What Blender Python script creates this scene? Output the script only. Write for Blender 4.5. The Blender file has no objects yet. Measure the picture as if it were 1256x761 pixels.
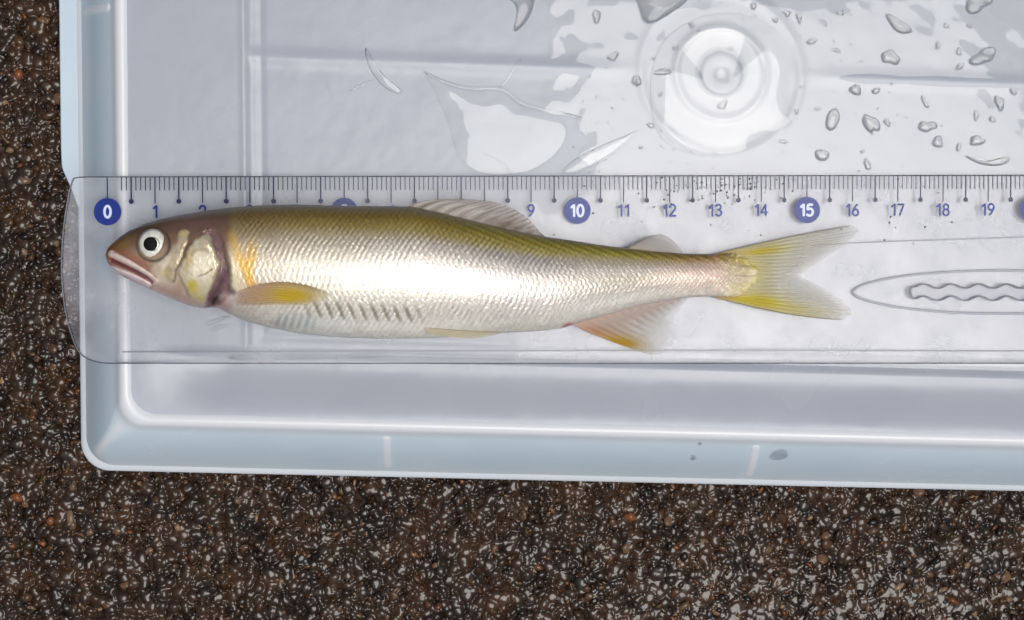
import bpy, bmesh, math
import numpy as np
from mathutils import Vector, Matrix

# ------------------------------------------------------------------ camera, sky, sun, exposure
U = 0.01                                   # one centimetre in metres
PW, PH = 1256.0, 761.0                     # photograph pixels
FPX = 2290.0                               # focal length in photograph pixels
DIST = 40.0                                # centimetres from lens to the container base
AXIS = np.array([0.062, -0.022, -1.0]); AXIS /= np.linalg.norm(AXIS)
RIGHT = np.cross(AXIS, [0.0, 1.0, 0.0]); RIGHT /= np.linalg.norm(RIGHT)
UP = np.cross(RIGHT, AXIS)
EYE = -AXIS * DIST

sc = bpy.context.scene
col = sc.collection
cam_d = bpy.data.cameras.new('camera')
cam_d.sensor_width = 36.0
cam_d.lens = 36.0 * FPX / PW
cam_d.clip_start = 0.01
cam_d.clip_end = 100.0
cam = bpy.data.objects.new('camera', cam_d)
col.objects.link(cam)
R3 = Matrix((RIGHT, UP, -AXIS)).transposed()
cam.matrix_world = Matrix.Translation(Vector(EYE * U)) @ R3.to_4x4()
sc.camera = cam

SUN_TILT_X, SUN_TILT_Y = 0.17, -0.10       # direction towards the bright part of the overcast sky
sun_dir = np.array([SUN_TILT_X, SUN_TILT_Y, 1.0]); sun_dir /= np.linalg.norm(sun_dir)
world = bpy.data.worlds.new('World'); sc.world = world
world.use_nodes = True
wn = world.node_tree
bg = wn.nodes['Background']
sky = wn.nodes.new('ShaderNodeTexSky'); sky.sky_type = 'NISHITA'; sky.sun_disc = False
sky.sun_elevation = math.asin(sun_dir[2]); sky.sun_rotation = math.atan2(sun_dir[0], sun_dir[1])
sky.air_density = 1.0; sky.dust_density = 6.0; sky.ozone_density = 1.0
hsv = wn.nodes.new('ShaderNodeHueSaturation'); hsv.inputs['Saturation'].default_value = 0.6
wn.links.new(sky.outputs[0], hsv.inputs['Color']); wn.links.new(hsv.outputs[0], bg.inputs['Color'])
bg.inputs['Strength'].default_value = 0.085
sun_d = bpy.data.lights.new('sun', 'SUN'); sun_d.energy = 1.5; sun_d.angle = math.radians(29)
sun_d.color = (1.0, 0.975, 0.94)
sun = bpy.data.objects.new('sun', sun_d); col.objects.link(sun)
sun.rotation_euler = Vector(sun_dir).to_track_quat('Z', 'Y').to_euler()
sun.location = Vector(sun_dir) * 2

sc.view_settings.view_transform = 'Standard'
sc.view_settings.look = 'None'
sc.view_settings.gamma = 1.0
sc.view_settings.use_curve_mapping = False
sc.view_settings.exposure = 0.03
sc.render.engine = 'CYCLES'
sc.cycles.use_denoising = True
sc.cycles.max_bounces = 10
sc.cycles.transparent_max_bounces = 24
sc.cycles.caustics_refractive = True
sc.cycles.sample_clamp_indirect = 6.0

# ------------------------------------------------------------------ helpers
rng = np.random.default_rng(7)

def unproj(px, py, z):
    """photograph pixel + height (cm) -> world point (cm)"""
    px, py, z = np.broadcast_arrays(np.asarray(px, float), np.asarray(py, float), np.asarray(z, float))
    a = (px - PW / 2) / FPX; b = -(py - PH / 2) / FPX
    d = AXIS + a[..., None] * RIGHT + b[..., None] * UP
    t = (z - EYE[2]) / d[..., 2]
    return EYE + d * t[..., None]

def srgb(r, g, b):
    c = np.array([r, g, b], float) / 255.0
    return np.where(c <= 0.04045, c / 12.92, ((c + 0.055) / 1.055) ** 2.4)

def sstep(a, b, x):
    t = np.clip((x - a) / (b - a), 0, 1)
    return t * t * (3 - 2 * t)

def catmull(pts, n=8, closed=False):
    p = np.asarray(pts, float); m = len(p); out = []
    rngi = range(m) if closed else range(m - 1)
    for i in rngi:
        if closed:
            p0, p1, p2, p3 = p[(i - 1) % m], p[i], p[(i + 1) % m], p[(i + 2) % m]
        else:
            p0, p1, p2, p3 = p[max(i - 1, 0)], p[i], p[i + 1], p[min(i + 2, m - 1)]
        for t in np.arange(n) / n:
            out.append(0.5 * (2 * p1 + (p2 - p0) * t + (2 * p0 - 5 * p1 + 4 * p2 - p3) * t * t + (3 * p1 - p0 - 3 * p2 + p3) * t ** 3))
    if not closed: out.append(p[-1])
    return np.array(out)

def resample(poly, u):
    d = np.r_[0, np.cumsum(np.linalg.norm(np.diff(poly, axis=0), axis=1))]; d /= d[-1]
    return np.stack([np.interp(u, d, poly[:, k]) for k in range(poly.shape[1])], -1)

def vnoise(x, y, seed=0):
    xi = np.floor(x).astype(np.int64); yi = np.floor(y).astype(np.int64)
    fx = x - xi; fy = y - yi; fx = fx * fx * (3 - 2 * fx); fy = fy * fy * (3 - 2 * fy)
    def h(a, b):
        n = (a * 374761393 + b * 668265263 + seed * 974634777) & 0x7fffffff
        n = ((n ^ (n >> 13)) * 1274126177) & 0x7fffffff
        return ((n ^ (n >> 16)) & 0xffff) / 65535.0
    return (h(xi, yi) * (1 - fx) + h(xi + 1, yi) * fx) * (1 - fy) + (h(xi, yi + 1) * (1 - fx) + h(xi + 1, yi + 1) * fx) * fy

def fbm(x, y, seed=0, o=3):
    s = 0; a = 0.5; t = 0
    for k in range(o):
        s = s + a * vnoise(x * 2 ** k, y * 2 ** k, seed + k); t += a; a *= 0.5
    return s / t

def seg_dist(x, y, pts):
    """distance to a polyline and position 0..1 along it"""
    best = np.full(np.shape(x), 1e9); where = np.zeros(np.shape(x))
    n = len(pts) - 1
    for i in range(n):
        ax, ay = pts[i]; bx, by = pts[i + 1]
        dx, dy = bx - ax, by - ay
        t = np.clip(((x - ax) * dx + (y - ay) * dy) / (dx * dx + dy * dy), 0, 1)
        d = np.hypot(x - ax - t * dx, y - ay - t * dy)
        m = d < best
        best = np.where(m, d, best); where = np.where(m, (i + t) / n, where)
    return best, where

def in_poly(x, y, poly):
    x = np.asarray(x); inside = np.zeros(x.shape, bool); m = len(poly)
    for i in range(m):
        ax, ay = poly[i]; bx, by = poly[(i + 1) % m]
        if ay == by: continue
        c = ((ay > y) != (by > y)) & (x < (bx - ax) * (y - ay) / (by - ay) + ax)
        inside ^= c
    return inside

def poly_mask(x, y, poly, soft=3.0):
    ins = in_poly(x, y, poly)
    d, _ = seg_dist(x, y, list(poly) + [poly[0]])
    return sstep(-soft, soft, np.where(ins, d, -d))

def mesh_np(name, verts, quads, smooth=True, colors=None):
    """verts in cm, faces Nx3/Nx4 -> mesh in metres"""
    me = bpy.data.meshes.new(name)
    verts = np.asarray(verts, np.float32) * U
    quads = np.asarray(quads, np.int32)
    k = quads.shape[1]
    me.vertices.add(len(verts)); me.vertices.foreach_set('co', verts.ravel())
    me.loops.add(quads.size); me.loops.foreach_set('vertex_index', quads.ravel())
    me.polygons.add(len(quads))
    me.polygons.foreach_set('loop_start', np.arange(0, quads.size, k, dtype=np.int32))
    me.polygons.foreach_set('loop_total', np.full(len(quads), k, np.int32))
    me.polygons.foreach_set('use_smooth', np.full(len(quads), smooth, bool))
    me.update(); me.validate()
    if colors is not None:
        at = me.color_attributes.new('tint', 'FLOAT_COLOR', 'POINT')
        at.data.foreach_set('color', np.asarray(colors, np.float32).ravel())
    return me

def grid_faces(n, m, wrap=False):
    """n rows of m vertices"""
    i, j = np.meshgrid(np.arange(n - 1), np.arange(m if wrap else m - 1), indexing='ij')
    j2 = (j + 1) % m
    return np.stack([i * m + j, i * m + j2, (i + 1) * m + j2, (i + 1) * m + j], -1).reshape(-1, 4)

def link(name, me, mat=None, parent=None):
    o = bpy.data.objects.new(name, me); col.objects.link(o)
    if mat is not None and me is not None and len(me.materials) == 0: me.materials.append(mat)
    if parent is not None: o.parent = parent
    return o

def tag(o, label=None, cat=None, group=None, kind=None):
    if label: o['label'] = label
    if cat: o['category'] = cat
    if group: o['group'] = group
    if kind: o['kind'] = kind
    return o

def empty(name, loc_cm):
    o = bpy.data.objects.new(name, None); col.objects.link(o)
    o.empty_display_size = 0.01
    o.location = Vector(loc_cm) * U
    return o

def keep_world(o, parent):
    """parent a mesh whose vertices are in world space"""
    o.parent = parent
    o.matrix_parent_inverse = Matrix.Translation(-parent.location)
    return o

def new_mat(name):
    m = bpy.data.materials.new(name); m.use_nodes = True
    nt = m.node_tree; b = nt.nodes['Principled BSDF']
    return m, nt, b

def add_noise_bump(nt, b, scale, strength, dist, detail=3, coat=False):
    tc = nt.nodes.new('ShaderNodeTexCoord'); n = nt.nodes.new('ShaderNodeTexNoise')
    n.inputs['Scale'].default_value = scale; n.inputs['Detail'].default_value = detail
    bp = nt.nodes.new('ShaderNodeBump'); bp.inputs['Strength'].default_value = strength; bp.inputs['Distance'].default_value = dist
    nt.links.new(tc.outputs['Object'], n.inputs['Vector']); nt.links.new(n.outputs['Fac'], bp.inputs['Height'])
    nt.links.new(bp.outputs[0], b.inputs['Normal'])
    if coat: nt.links.new(bp.outputs[0], b.inputs['Coat Normal'])
    return n, bp, tc

# ------------------------------------------------------------------ materials
def mat_plastic(name='milky_plastic', c0=(0.46, 0.505, 0.575), c1=(0.50, 0.545, 0.615), milk_glow=None):
    m, nt, b = new_mat(name)
    b.inputs['Base Color'].default_value = (0.50, 0.575, 0.66, 1)
    b.inputs['Roughness'].default_value = 0.24
    b.inputs['IOR'].default_value = 1.49
    b.inputs['Subsurface Weight'].default_value = 0.0
    b.inputs['Subsurface Radius'].default_value = (0.8, 1.0, 1.2)
    b.inputs['Subsurface Scale'].default_value = 0.003
    n, bp, tc = add_noise_bump(nt, b, 140, 0.12, 0.0006, 4)
    n2 = nt.nodes.new('ShaderNodeTexNoise'); n2.inputs['Scale'].default_value = 45; n2.inputs['Detail'].default_value = 5
    r = nt.nodes.new('ShaderNodeMapRange'); r.inputs[1].default_value = 0.3; r.inputs[2].default_value = 0.7
    r.inputs[3].default_value = 0.20; r.inputs[4].default_value = 0.30
    nt.links.new(tc.outputs['Object'], n2.inputs['Vector']); nt.links.new(n2.outputs['Fac'], r.inputs[0]); nt.links.new(r.outputs[0], b.inputs['Roughness'])
    cr = nt.nodes.new('ShaderNodeValToRGB')
    cr.color_ramp.elements[0].position = 0.3; cr.color_ramp.elements[0].color = (*c0, 1)
    cr.color_ramp.elements[1].position = 0.7; cr.color_ramp.elements[1].color = (*c1, 1)
    nt.links.new(n2.outputs['Fac'], cr.inputs[0]); nt.links.new(cr.outputs[0], b.inputs['Base Color'])
    if milk_glow:                                                   # thicker plastic whitened, with its glow and bright lines painted in
        at = nt.nodes.new('ShaderNodeAttribute'); at.attribute_name = 'tint'
        mc = nt.nodes.new('ShaderNodeMix'); mc.data_type = 'RGBA'; mc.inputs[7].default_value = (*milk_glow, 1)
        nt.links.new(at.outputs['Fac'], mc.inputs[0]); nt.links.new(cr.outputs[0], mc.inputs[6]); nt.links.new(mc.outputs[2], b.inputs['Base Color'])
    out = nt.nodes['Material Output']
    tl = nt.nodes.new('ShaderNodeBsdfTranslucent'); tl.inputs[0].default_value = (0.62, 0.74, 0.86, 1)
    mx = nt.nodes.new('ShaderNodeMixShader'); mx.inputs[0].default_value = 0.28
    nt.links.new(b.outputs[0], mx.inputs[1]); nt.links.new(tl.outputs[0], mx.inputs[2]); nt.links.new(mx.outputs[0], out.inputs[0])
    return m

def mat_clear(name, tint, ior, rough, haze=0.0):
    m = bpy.data.materials.new(name); m.use_nodes = True
    nt = m.node_tree; nt.nodes.clear()
    out = nt.nodes.new('ShaderNodeOutputMaterial')
    tr = nt.nodes.new('ShaderNodeBsdfTransparent'); tr.inputs[0].default_value = (*tint, 1)
    gl = nt.nodes.new('ShaderNodeBsdfGlossy'); gl.inputs['Roughness'].default_value = rough
    fr = nt.nodes.new('ShaderNodeFresnel'); fr.inputs['IOR'].default_value = ior
    mx = nt.nodes.new('ShaderNodeMixShader')
    tc = nt.nodes.new('ShaderNodeTexCoord'); n = nt.nodes.new('ShaderNodeTexNoise'); n.inputs['Scale'].default_value = 60; n.inputs['Detail'].default_value = 4
    bp = nt.nodes.new('ShaderNodeBump'); bp.inputs['Strength'].default_value = 0.05; bp.inputs['Distance'].default_value = 0.0006
    nt.links.new(tc.outputs['Object'], n.inputs[0]); nt.links.new(n.outputs['Fac'], bp.inputs['Height']); nt.links.new(bp.outputs[0], gl.inputs['Normal'])
    nt.links.new(fr.outputs[0], mx.inputs[0])
    last = tr
    if haze > 0:
        df = nt.nodes.new('ShaderNodeBsdfDiffuse'); df.inputs[0].default_value = (0.72, 0.75, 0.82, 1)
        n3 = nt.nodes.new('ShaderNodeTexNoise'); n3.inputs['Scale'].default_value = 90; n3.inputs['Detail'].default_value = 6
        mr = nt.nodes.new('ShaderNodeMapRange'); mr.inputs[1].default_value = 0.35; mr.inputs[2].default_value = 0.75
        mr.inputs[3].default_value = haze * 0.4; mr.inputs[4].default_value = haze * 2.0
        nt.links.new(tc.outputs['Object'], n3.inputs[0]); nt.links.new(n3.outputs['Fac'], mr.inputs[0])
        m2 = nt.nodes.new('ShaderNodeMixShader'); nt.links.new(mr.outputs[0], m2.inputs[0])
        nt.links.new(tr.outputs[0], m2.inputs[1]); nt.links.new(df.outputs[0], m2.inputs[2]); last = m2
    nt.links.new(last.outputs[0], mx.inputs[1]); nt.links.new(gl.outputs[0], mx.inputs[2]); nt.links.new(mx.outputs[0], out.inputs[0])
    return m

def mat_glass(name, tint, ior, rough=0.0):
    m, nt, b = new_mat(name)
    b.inputs['Base Color'].default_value = (*tint, 1); b.inputs['Transmission Weight'].default_value = 1.0
    b.inputs['IOR'].default_value = ior; b.inputs['Roughness'].default_value = rough
    return m

def mat_plain(name, rgb, rough=0.4, bump=None, coat=0.0):
    m, nt, b = new_mat(name)
    b.inputs['Base Color'].default_value = (*rgb, 1); b.inputs['Roughness'].default_value = rough
    b.inputs['Coat Weight'].default_value = coat; b.inputs['Coat Roughness'].default_value = 0.05
    n, bp, tc = add_noise_bump(nt, b, *(bump or (900, 0.1, 0.0001)))
    cr = nt.nodes.new('ShaderNodeMix'); cr.data_type = 'RGBA'
    cr.inputs[6].default_value = (*[c * 0.85 for c in rgb], 1); cr.inputs[7].default_value = (*[min(1, c * 1.15) for c in rgb], 1)
    nt.links.new(n.outputs['Fac'], cr.inputs[0]); nt.links.new(cr.outputs[2], b.inputs['Base Color'])
    return m

def mat_skin():
    m, nt, b = new_mat('fish_skin')
    at = nt.nodes.new('ShaderNodeAttribute'); at.attribute_name = 'tint'
    nt.links.new(at.outputs['Color'], b.inputs['Base Color']); nt.links.new(at.outputs['Alpha'], b.inputs['Metallic'])
    b.inputs['Roughness'].default_value = 0.36
    b.inputs['Coat Weight'].default_value = 0.7; b.inputs['Coat Roughness'].default_value = 0.12; b.inputs['Coat IOR'].default_value = 1.35
    add_noise_bump(nt, b, 1400, 0.25, 0.0002, 3, True)
    return m

def mat_fin():
    m = bpy.data.materials.new('fin_membrane'); m.use_nodes = True
    nt = m.node_tree; b = nt.nodes['Principled BSDF']; out = nt.nodes['Material Output']
    at = nt.nodes.new('ShaderNodeAttribute'); at.attribute_name = 'tint'
    nt.links.new(at.outputs['Color'], b.inputs['Base Color']); b.inputs['Roughness'].default_value = 0.3
    tl = nt.nodes.new('ShaderNodeBsdfTranslucent'); nt.links.new(at.outputs['Color'], tl.inputs[0])
    tr = nt.nodes.new('ShaderNodeBsdfTransparent')
    m1 = nt.nodes.new('ShaderNodeMixShader'); m1.inputs[0].default_value = 0.35
    nt.links.new(b.outputs[0], m1.inputs[1]); nt.links.new(tl.outputs[0], m1.inputs[2])
    m2 = nt.nodes.new('ShaderNodeMixShader'); nt.links.new(at.outputs['Alpha'], m2.inputs[0])
    nt.links.new(tr.outputs[0], m2.inputs[1]); nt.links.new(m1.outputs[0], m2.inputs[2]); nt.links.new(m2.outputs[0], out.inputs[0])
    add_noise_bump(nt, b, 1500, 0.2, 0.0002)
    return m

def mat_ground():
    m, nt, b = new_mat('wet_bitumen')
    b.inputs['Roughness'].default_value = 0.5; b.inputs['Specular IOR Level'].default_value = 0.1
    b.inputs['Coat Weight'].default_value = 1.0; b.inputs['Coat Roughness'].default_value = 0.10; b.inputs['Coat IOR'].default_value = 1.37
    tc = nt.nodes.new('ShaderNodeTexCoord')
    v1 = nt.nodes.new('ShaderNodeTexVoronoi'); v1.inputs['Scale'].default_value = 420
    v2 = nt.nodes.new('ShaderNodeTexVoronoi'); v2.inputs['Scale'].default_value = 800
    mn = nt.nodes.new('ShaderNodeMath'); mn.operation = 'MINIMUM'
    bp = nt.nodes.new('ShaderNodeBump'); bp.invert = True; bp.inputs['Strength'].default_value = 1.0; bp.inputs['Distance'].default_value = 0.0014
    n2 = nt.nodes.new('ShaderNodeTexNoise'); n2.inputs['Scale'].default_value = 160; n2.inputs['Detail'].default_value = 6
    cr = nt.nodes.new('ShaderNodeValToRGB')
    cr.color_ramp.elements[0].position = 0.35; cr.color_ramp.elements[0].color = (0.008, 0.004, 0.002, 1)
    cr.color_ramp.elements[1].position = 0.72; cr.color_ramp.elements[1].color = (0.060, 0.030, 0.013, 1)
    for x in (v1, v2, n2): nt.links.new(tc.outputs['Object'], x.inputs['Vector'])
    nt.links.new(v1.outputs['Distance'], mn.inputs[0]); nt.links.new(v2.outputs['Distance'], mn.inputs[1]); nt.links.new(mn.outputs[0], bp.inputs['Height'])
    nt.links.new(bp.outputs[0], b.inputs['Normal']); nt.links.new(bp.outputs[0], b.inputs['Coat Normal'])
    nt.links.new(n2.outputs['Fac'], cr.inputs[0]); nt.links.new(cr.outputs[0], b.inputs['Base Color'])
    return m

def mat_stone():
    m, nt, b = new_mat('wet_stone')
    at = nt.nodes.new('ShaderNodeAttribute'); at.attribute_name = 'tint'
    nt.links.new(at.outputs['Color'], b.inputs['Base Color'])
    b.inputs['Roughness'].default_value = 0.5; b.inputs['Specular IOR Level'].default_value = 0.1; b.inputs['Coat Weight'].default_value = 1.0; b.inputs['Coat Roughness'].default_value = 0.08; b.inputs['Coat IOR'].default_value = 1.33
    add_noise_bump(nt, b, 1500, 0.5, 0.0004)
    return m

M_PLASTIC = mat_plastic()
M_WALL = mat_plastic('milky_plastic_wall_glow', (0.66, 0.80, 0.90), (0.71, 0.84, 0.93), (0.90, 0.925, 0.95))  # base plastic again, painted paler and bluer for light glowing through the walls
M_RULER = mat_clear('clear_acrylic', (0.965, 0.968, 0.975), 1.30, 0.12, 0.012)
M_RULER_UNDER = mat_clear('acrylic_underside', (0.98, 0.978, 0.985), 1.04, 0.2, 0.22)
M_FILM = mat_clear('water_film', (0.985, 0.985, 0.985), 1.38, 0.03)
M_RULER_EDGE = mat_clear('acrylic_edge', (0.60, 0.62, 0.68), 1.49, 0.08, 0.10)
M_WATER = mat_glass('water', (1, 1, 1), 1.333)
M_PRINT = mat_plain('blue_ink', tuple(srgb(14, 46, 136)), 0.35)
M_TICK = mat_plain('dark_blue_ink', tuple(srgb(24, 34, 78)), 0.4)
M_WHITE_INK = mat_plain('pale_ink', tuple(srgb(216, 224, 238)), 0.4)
for _m in (M_PRINT, M_TICK, M_WHITE_INK): _m.node_tree.nodes['Principled BSDF'].inputs['Specular IOR Level'].default_value = 0.0
M_GREY_LINE = mat_plain('grey_line', tuple(srgb(140, 146, 160)), 0.35)
M_SLOT = mat_clear('slot_tint', (0.80, 0.81, 0.84), 1.4, 0.2, 0.16)
M_SKIN = mat_skin(); M_FIN = mat_fin(); M_GROUND = mat_ground(); M_STONE = mat_stone()
M_ASPHALT, _nt, _b = new_mat('wet_asphalt')
_b.inputs['Roughness'].default_value = 0.5; _b.inputs['Specular IOR Level'].default_value = 0.1
_b.inputs['Coat Weight'].default_value = 1.0; _b.inputs['Coat Roughness'].default_value = 0.10; _b.inputs['Coat IOR'].default_value = 1.37
_n, _bp, _tc = add_noise_bump(_nt, _b, 900, 0.25, 0.0005, 3)
_n2 = _nt.nodes.new('ShaderNodeTexNoise'); _n2.inputs['Scale'].default_value = 160; _n2.inputs['Detail'].default_value = 6
_cr = _nt.nodes.new('ShaderNodeValToRGB')
_cr.color_ramp.elements[0].position = 0.35; _cr.color_ramp.elements[0].color = (0.006, 0.003, 0.001, 1)
_cr.color_ramp.elements[1].position = 0.72; _cr.color_ramp.elements[1].color = (0.050, 0.022, 0.007, 1)
_nt.links.new(_tc.outputs['Object'], _n2.inputs[0]); _nt.links.new(_n2.outputs['Fac'], _cr.inputs[0]); _nt.links.new(_cr.outputs[0], _b.inputs['Base Color'])
M_PUPIL = mat_plain('pupil_black', (0.004, 0.004, 0.005), 0.45)
M_PUPIL.node_tree.nodes['Principled BSDF'].inputs['Specular IOR Level'].default_value = 0.06
M_GRAIN = mat_plain('dark_grain', (0.03, 0.025, 0.02), 0.5)

Z_GROUND = -1.65

# ------------------------------------------------------------------ ground
g0 = unproj(600, 400, Z_GROUND)
gx = np.linspace(-150, 150, 61); gy = np.linspace(-150, 150, 61)
GX, GY = np.meshgrid(gx, gy, indexing='ij')
gz = np.full_like(GX, Z_GROUND - 0.03)
gz -= 0.06
ground = link('ground', mesh_np('ground', np.stack([GX, GY, gz], -1).reshape(-1, 3), grid_faces(61, 61)), M_GROUND)
tag(ground, 'dark brown wet rough asphalt ground', 'ground', kind='structure')

# ------------------------------------------------------------------ container (a shallow box standing upside down)
BL = unproj(152, 516, 0)                                   # corner of the base
eu = unproj(1256, 542.5, 0) - BL; eu /= np.linalg.norm(eu)
ev = unproj(146, 0, 0) - BL; ev /= np.linalg.norm(ev)
gate = unproj(885, 90, 0) - BL
A = np.array([[eu[0], ev[0]], [eu[1], ev[1]]])
gu, gv = np.linalg.solve(A, gate[:2])
LU, LV = 2 * gu, 2 * gv                                    # the injection mark sits at the centre of the base
def box_local(p):                                          # world xy -> (u,v)
    return np.linalg.solve(A, np.asarray(p)[:2] - BL[:2])
def box_world(u, v, z):
    return np.stack([BL[0] + u * eu[0] + v * ev[0], BL[1] + u * eu[1] + v * ev[1], np.broadcast_to(z, np.shape(u))], -1)
ZR = Z_GROUND + 0.23
WV = -box_local(unproj(640, 589, ZR))[1]                   # how far the rim stands out below the base edge
WU = -box_local(unproj(99, 520, ZR))[0]
container = empty('plastic_container', box_world(np.array(gu), np.array(gv), Z_GROUND))
tag(container, 'translucent bluish white plastic container standing upside down on the asphalt', 'container')

def rounded_ring(offu, offv, r, z, nc=20, ns=90):
    pts = []
    x0, x1, y0, y1 = -offu, LU + offu, -offv, LV + offv
    cs = [((x1 - r, y0 + r), -90), ((x1 - r, y1 - r), 0), ((x0 + r, y1 - r), 90), ((x0 + r, y0 + r), 180)]
    for k, ((cx, cy), a0) in enumerate(cs):
        for t in np.linspace(0, 90, nc):
            a = math.radians(a0 + t); pts.append((cx + r * math.cos(a), cy + r * math.sin(a)))
        (nx, ny), na = cs[(k + 1) % 4]
        a = math.radians(na); e = (nx + r * math.cos(a), ny + r * math.sin(a)); s = pts[-1]
        for t in np.linspace(0, 1, ns + 2)[1:-1]:
            pts.append((s[0] + (e[0] - s[0]) * t, s[1] + (e[1] - s[1]) * t))
    p = np.array(pts)
    return box_world(p[:, 0], p[:, 1], z)

def ring_mesh(name, prof, milk_glow=None):
    rings = []; cc = []
    mid_c = np.zeros(440)
    for k in range(4): mid_c[k * 110:k * 110 + 20] = np.exp(-((np.arange(20) - 9.5) / 4.0) ** 2)  # bright corner crease painted in as a whiter band
    for fu, fv, r, z in prof: rings.append(rounded_ring(fu, fv, r, z))
    n = len(rings[0])
    for k in range(len(prof)):
        w = np.maximum(milk_glow[k], 0.75 * mid_c) if milk_glow is not None else np.full(n, 0.6)
        cc.append(np.repeat(w[:, None], 4, 1))
    return mesh_np(name, np.concatenate(rings), grid_faces(len(rings), n, True)[:, ::-1], True, np.concatenate(cc))

RC = 0.62
wall_prof = []
for d, z in [(-0.30, -0.20), (-0.20, -0.03), (-0.15, 0.005), (-0.09, 0.03), (-0.03, 0.042), (0.03, 0.03), (0.08, -0.01), (0.13, -0.07), (0.18, -0.16)]:
    wall_prof.append((d, d, RC - 0.1, z))
fw = 0.14
ZW = Z_GROUND + 0.35
for t in np.linspace(0.08, 1, 14):
    bulge = 0.10 * math.sin(math.pi * t)
    wall_prof.append((0.18 + (WU - fw - 0.18) * t, 0.18 + (WV - fw - 0.18) * t, RC - 0.42 * math.sin(math.pi * t) ** 0.6, -0.16 + (ZW + 0.16) * t + bulge))
milk_glow_w = [0.2, 0.5, 0.8, 1, 1, 1, .9, .7, .45] + list(0.32 * np.exp(-np.linspace(0.08, 1, 14) * 9) + 0.55 * np.linspace(0.08, 1, 14) ** 8)
wall = link('side_wall', ring_mesh('side_wall', wall_prof, milk_glow_w), M_WALL); keep_world(wall, container)
rim_prof = [(WU - fw - 0.02, WV - fw - 0.02, RC, Z_GROUND + 0.32)]
for d, z in [(-0.12, .315), (-0.10, .305), (-0.08, .297), (-0.05, .28), (-0.015, .255), (0, .22), (0.0, .02), (-0.02, -.01), (-0.12, -.01), (-0.12, .15)]:
    rim_prof.append((WU + d, WV + d, RC, Z_GROUND + z))
rim = link('rim', ring_mesh('rim', rim_prof), M_WALL); keep_world(rim, container)

# base panel: perimeter band, sunken field, centre rib, injection mark
RU = box_local(unproj(303, 150, 0))[0]; RV = box_local(unproj(400, 433, 0))[1]
us = np.unique(np.r_[np.arange(-0.2, 20.5, 0.055), np.linspace(20.5, LU + 0.2, 50)])
vs = np.unique(np.r_[np.arange(-0.2, 10.5, 0.055), np.linspace(10.5, LV + 0.2, 40)])
UU, VV = np.meshgrid(us, vs, indexing='ij')
inset = np.minimum(np.minimum(UU - RU, LU - RU - UU), np.minimum(VV - RV, LV - RV - VV))
rec = sstep(-0.06, 0.10, inset)
hz = -0.055 * rec + 0.022 * np.exp(-((inset + 0.06) / 0.05) ** 2) - 0.020 * np.exp(-((inset - 0.30) / 0.06) ** 2)
edge = np.minimum(np.minimum(UU, LU - UU), np.minimum(VV, LV - VV))
vm = np.minimum(VV, LV - VV); dip = sstep(0.1, 1.25, vm) * (1 - sstep(RV - 0.15, RV + 0.1, vm)) * sstep(0.3, 2.2, np.minimum(UU, LU - UU))
hz -= 0.20 * dip
hz += 0.032 * np.exp(-((VV - gv) / 0.15) ** 2) * rec * sstep(1.2, 3.4, np.hypot(UU - gu, VV - gv))
rr = np.hypot(UU - gu, VV - gv)
hz += 0.03 * np.exp(-((rr - 0.98) / 0.07) ** 2) + 0.045 * sstep(0.55, 0.42, rr) - 0.05 * np.exp(-(rr / 0.12) ** 2) + 0.018 * np.exp(-((rr - 1.75) / 0.10) ** 2)
hz += 0.012 * (fbm(UU * 0.8, VV * 0.8, 5) - 0.5) + 0.004 * (fbm(UU * 5, VV * 5, 9) - 0.5)
qx = np.abs(UU - LU / 2) - LU / 2 + RC; qy = np.abs(VV - LV / 2) - LV / 2 + RC      # rounded corners tuck under the wall's top bead
sdf = np.hypot(np.maximum(qx, 0), np.maximum(qy, 0)) + np.minimum(np.maximum(qx, qy), 0) - RC
hz = np.where(sdf > -0.06, np.minimum(hz, -0.02 - 2.5 * (sdf + 0.06)), hz)
base_panel = link('base_panel', mesh_np('base_panel', box_world(UU.ravel(), VV.ravel(), 0) + np.c_[np.zeros((UU.size, 2)), hz.ravel()], grid_faces(len(us), len(vs))), M_PLASTIC)
keep_world(base_panel, container)

def wall_rib(side, pos, width=0.34, height=0.04):
    """a moulded stiffening ridge running down the side wall"""
    W = WV if side == 'front' else WU
    t = np.linspace(0.0, 1.0, 20); w = np.linspace(-1, 1, 11)
    T, Wd = np.meshgrid(t, w, indexing='ij')
    d = 0.17 + (W - fw - 0.10) * T * 0.93
    z = -0.17 + (ZW + 0.16) * (d - 0.18) / (W - fw - 0.18) + 0.10 * np.sin(np.pi * np.clip((d - 0.18) / (W - fw - 0.18), 0, 1))
    z = z + (height + 0.03) * np.cos(Wd * np.pi / 2) * np.minimum(1, np.minimum(T, 1 - T) * 10) - 0.03
    if side == 'front': P = box_world(pos + Wd * width / 2, -d, z)
    else: P = box_world(-d, pos + Wd * width / 2, z)
    f = grid_faces(20, 11)
    o = link('stiffening_rib', mesh_np('stiffening_rib', P.reshape(-1, 3), f if side == 'front' else f[:, ::-1], True, np.repeat(np.cos(Wd * np.pi / 2).reshape(-1, 1) ** 2, 4, 1)), M_WALL)  # rib crest painted whiter for its highlight
    keep_world(o, container)
for px, py in [(474, 556), (922, 572)]:
    wall_rib('front', box_local(unproj(px, py, -0.7))[0])
wall_rib('end', box_local(unproj(115, 12, -0.7))[1])

def offset_loop(P, d):
    """move a closed counter-clockwise 2D loop inwards by d"""
    a = np.roll(P, 1, 0); b = np.roll(P, -1, 0); t = b - a; t /= np.linalg.norm(t, axis=1)[:, None] + 1e-12
    return P + np.stack([-t[:, 1], t[:, 0]], -1) * d

def ccw(P):
    x, y = P[:, 0], P[:, 1]
    return P if np.sum(x * np.roll(y, -1) - np.roll(x, -1) * y) > 0 else P[::-1]

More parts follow.
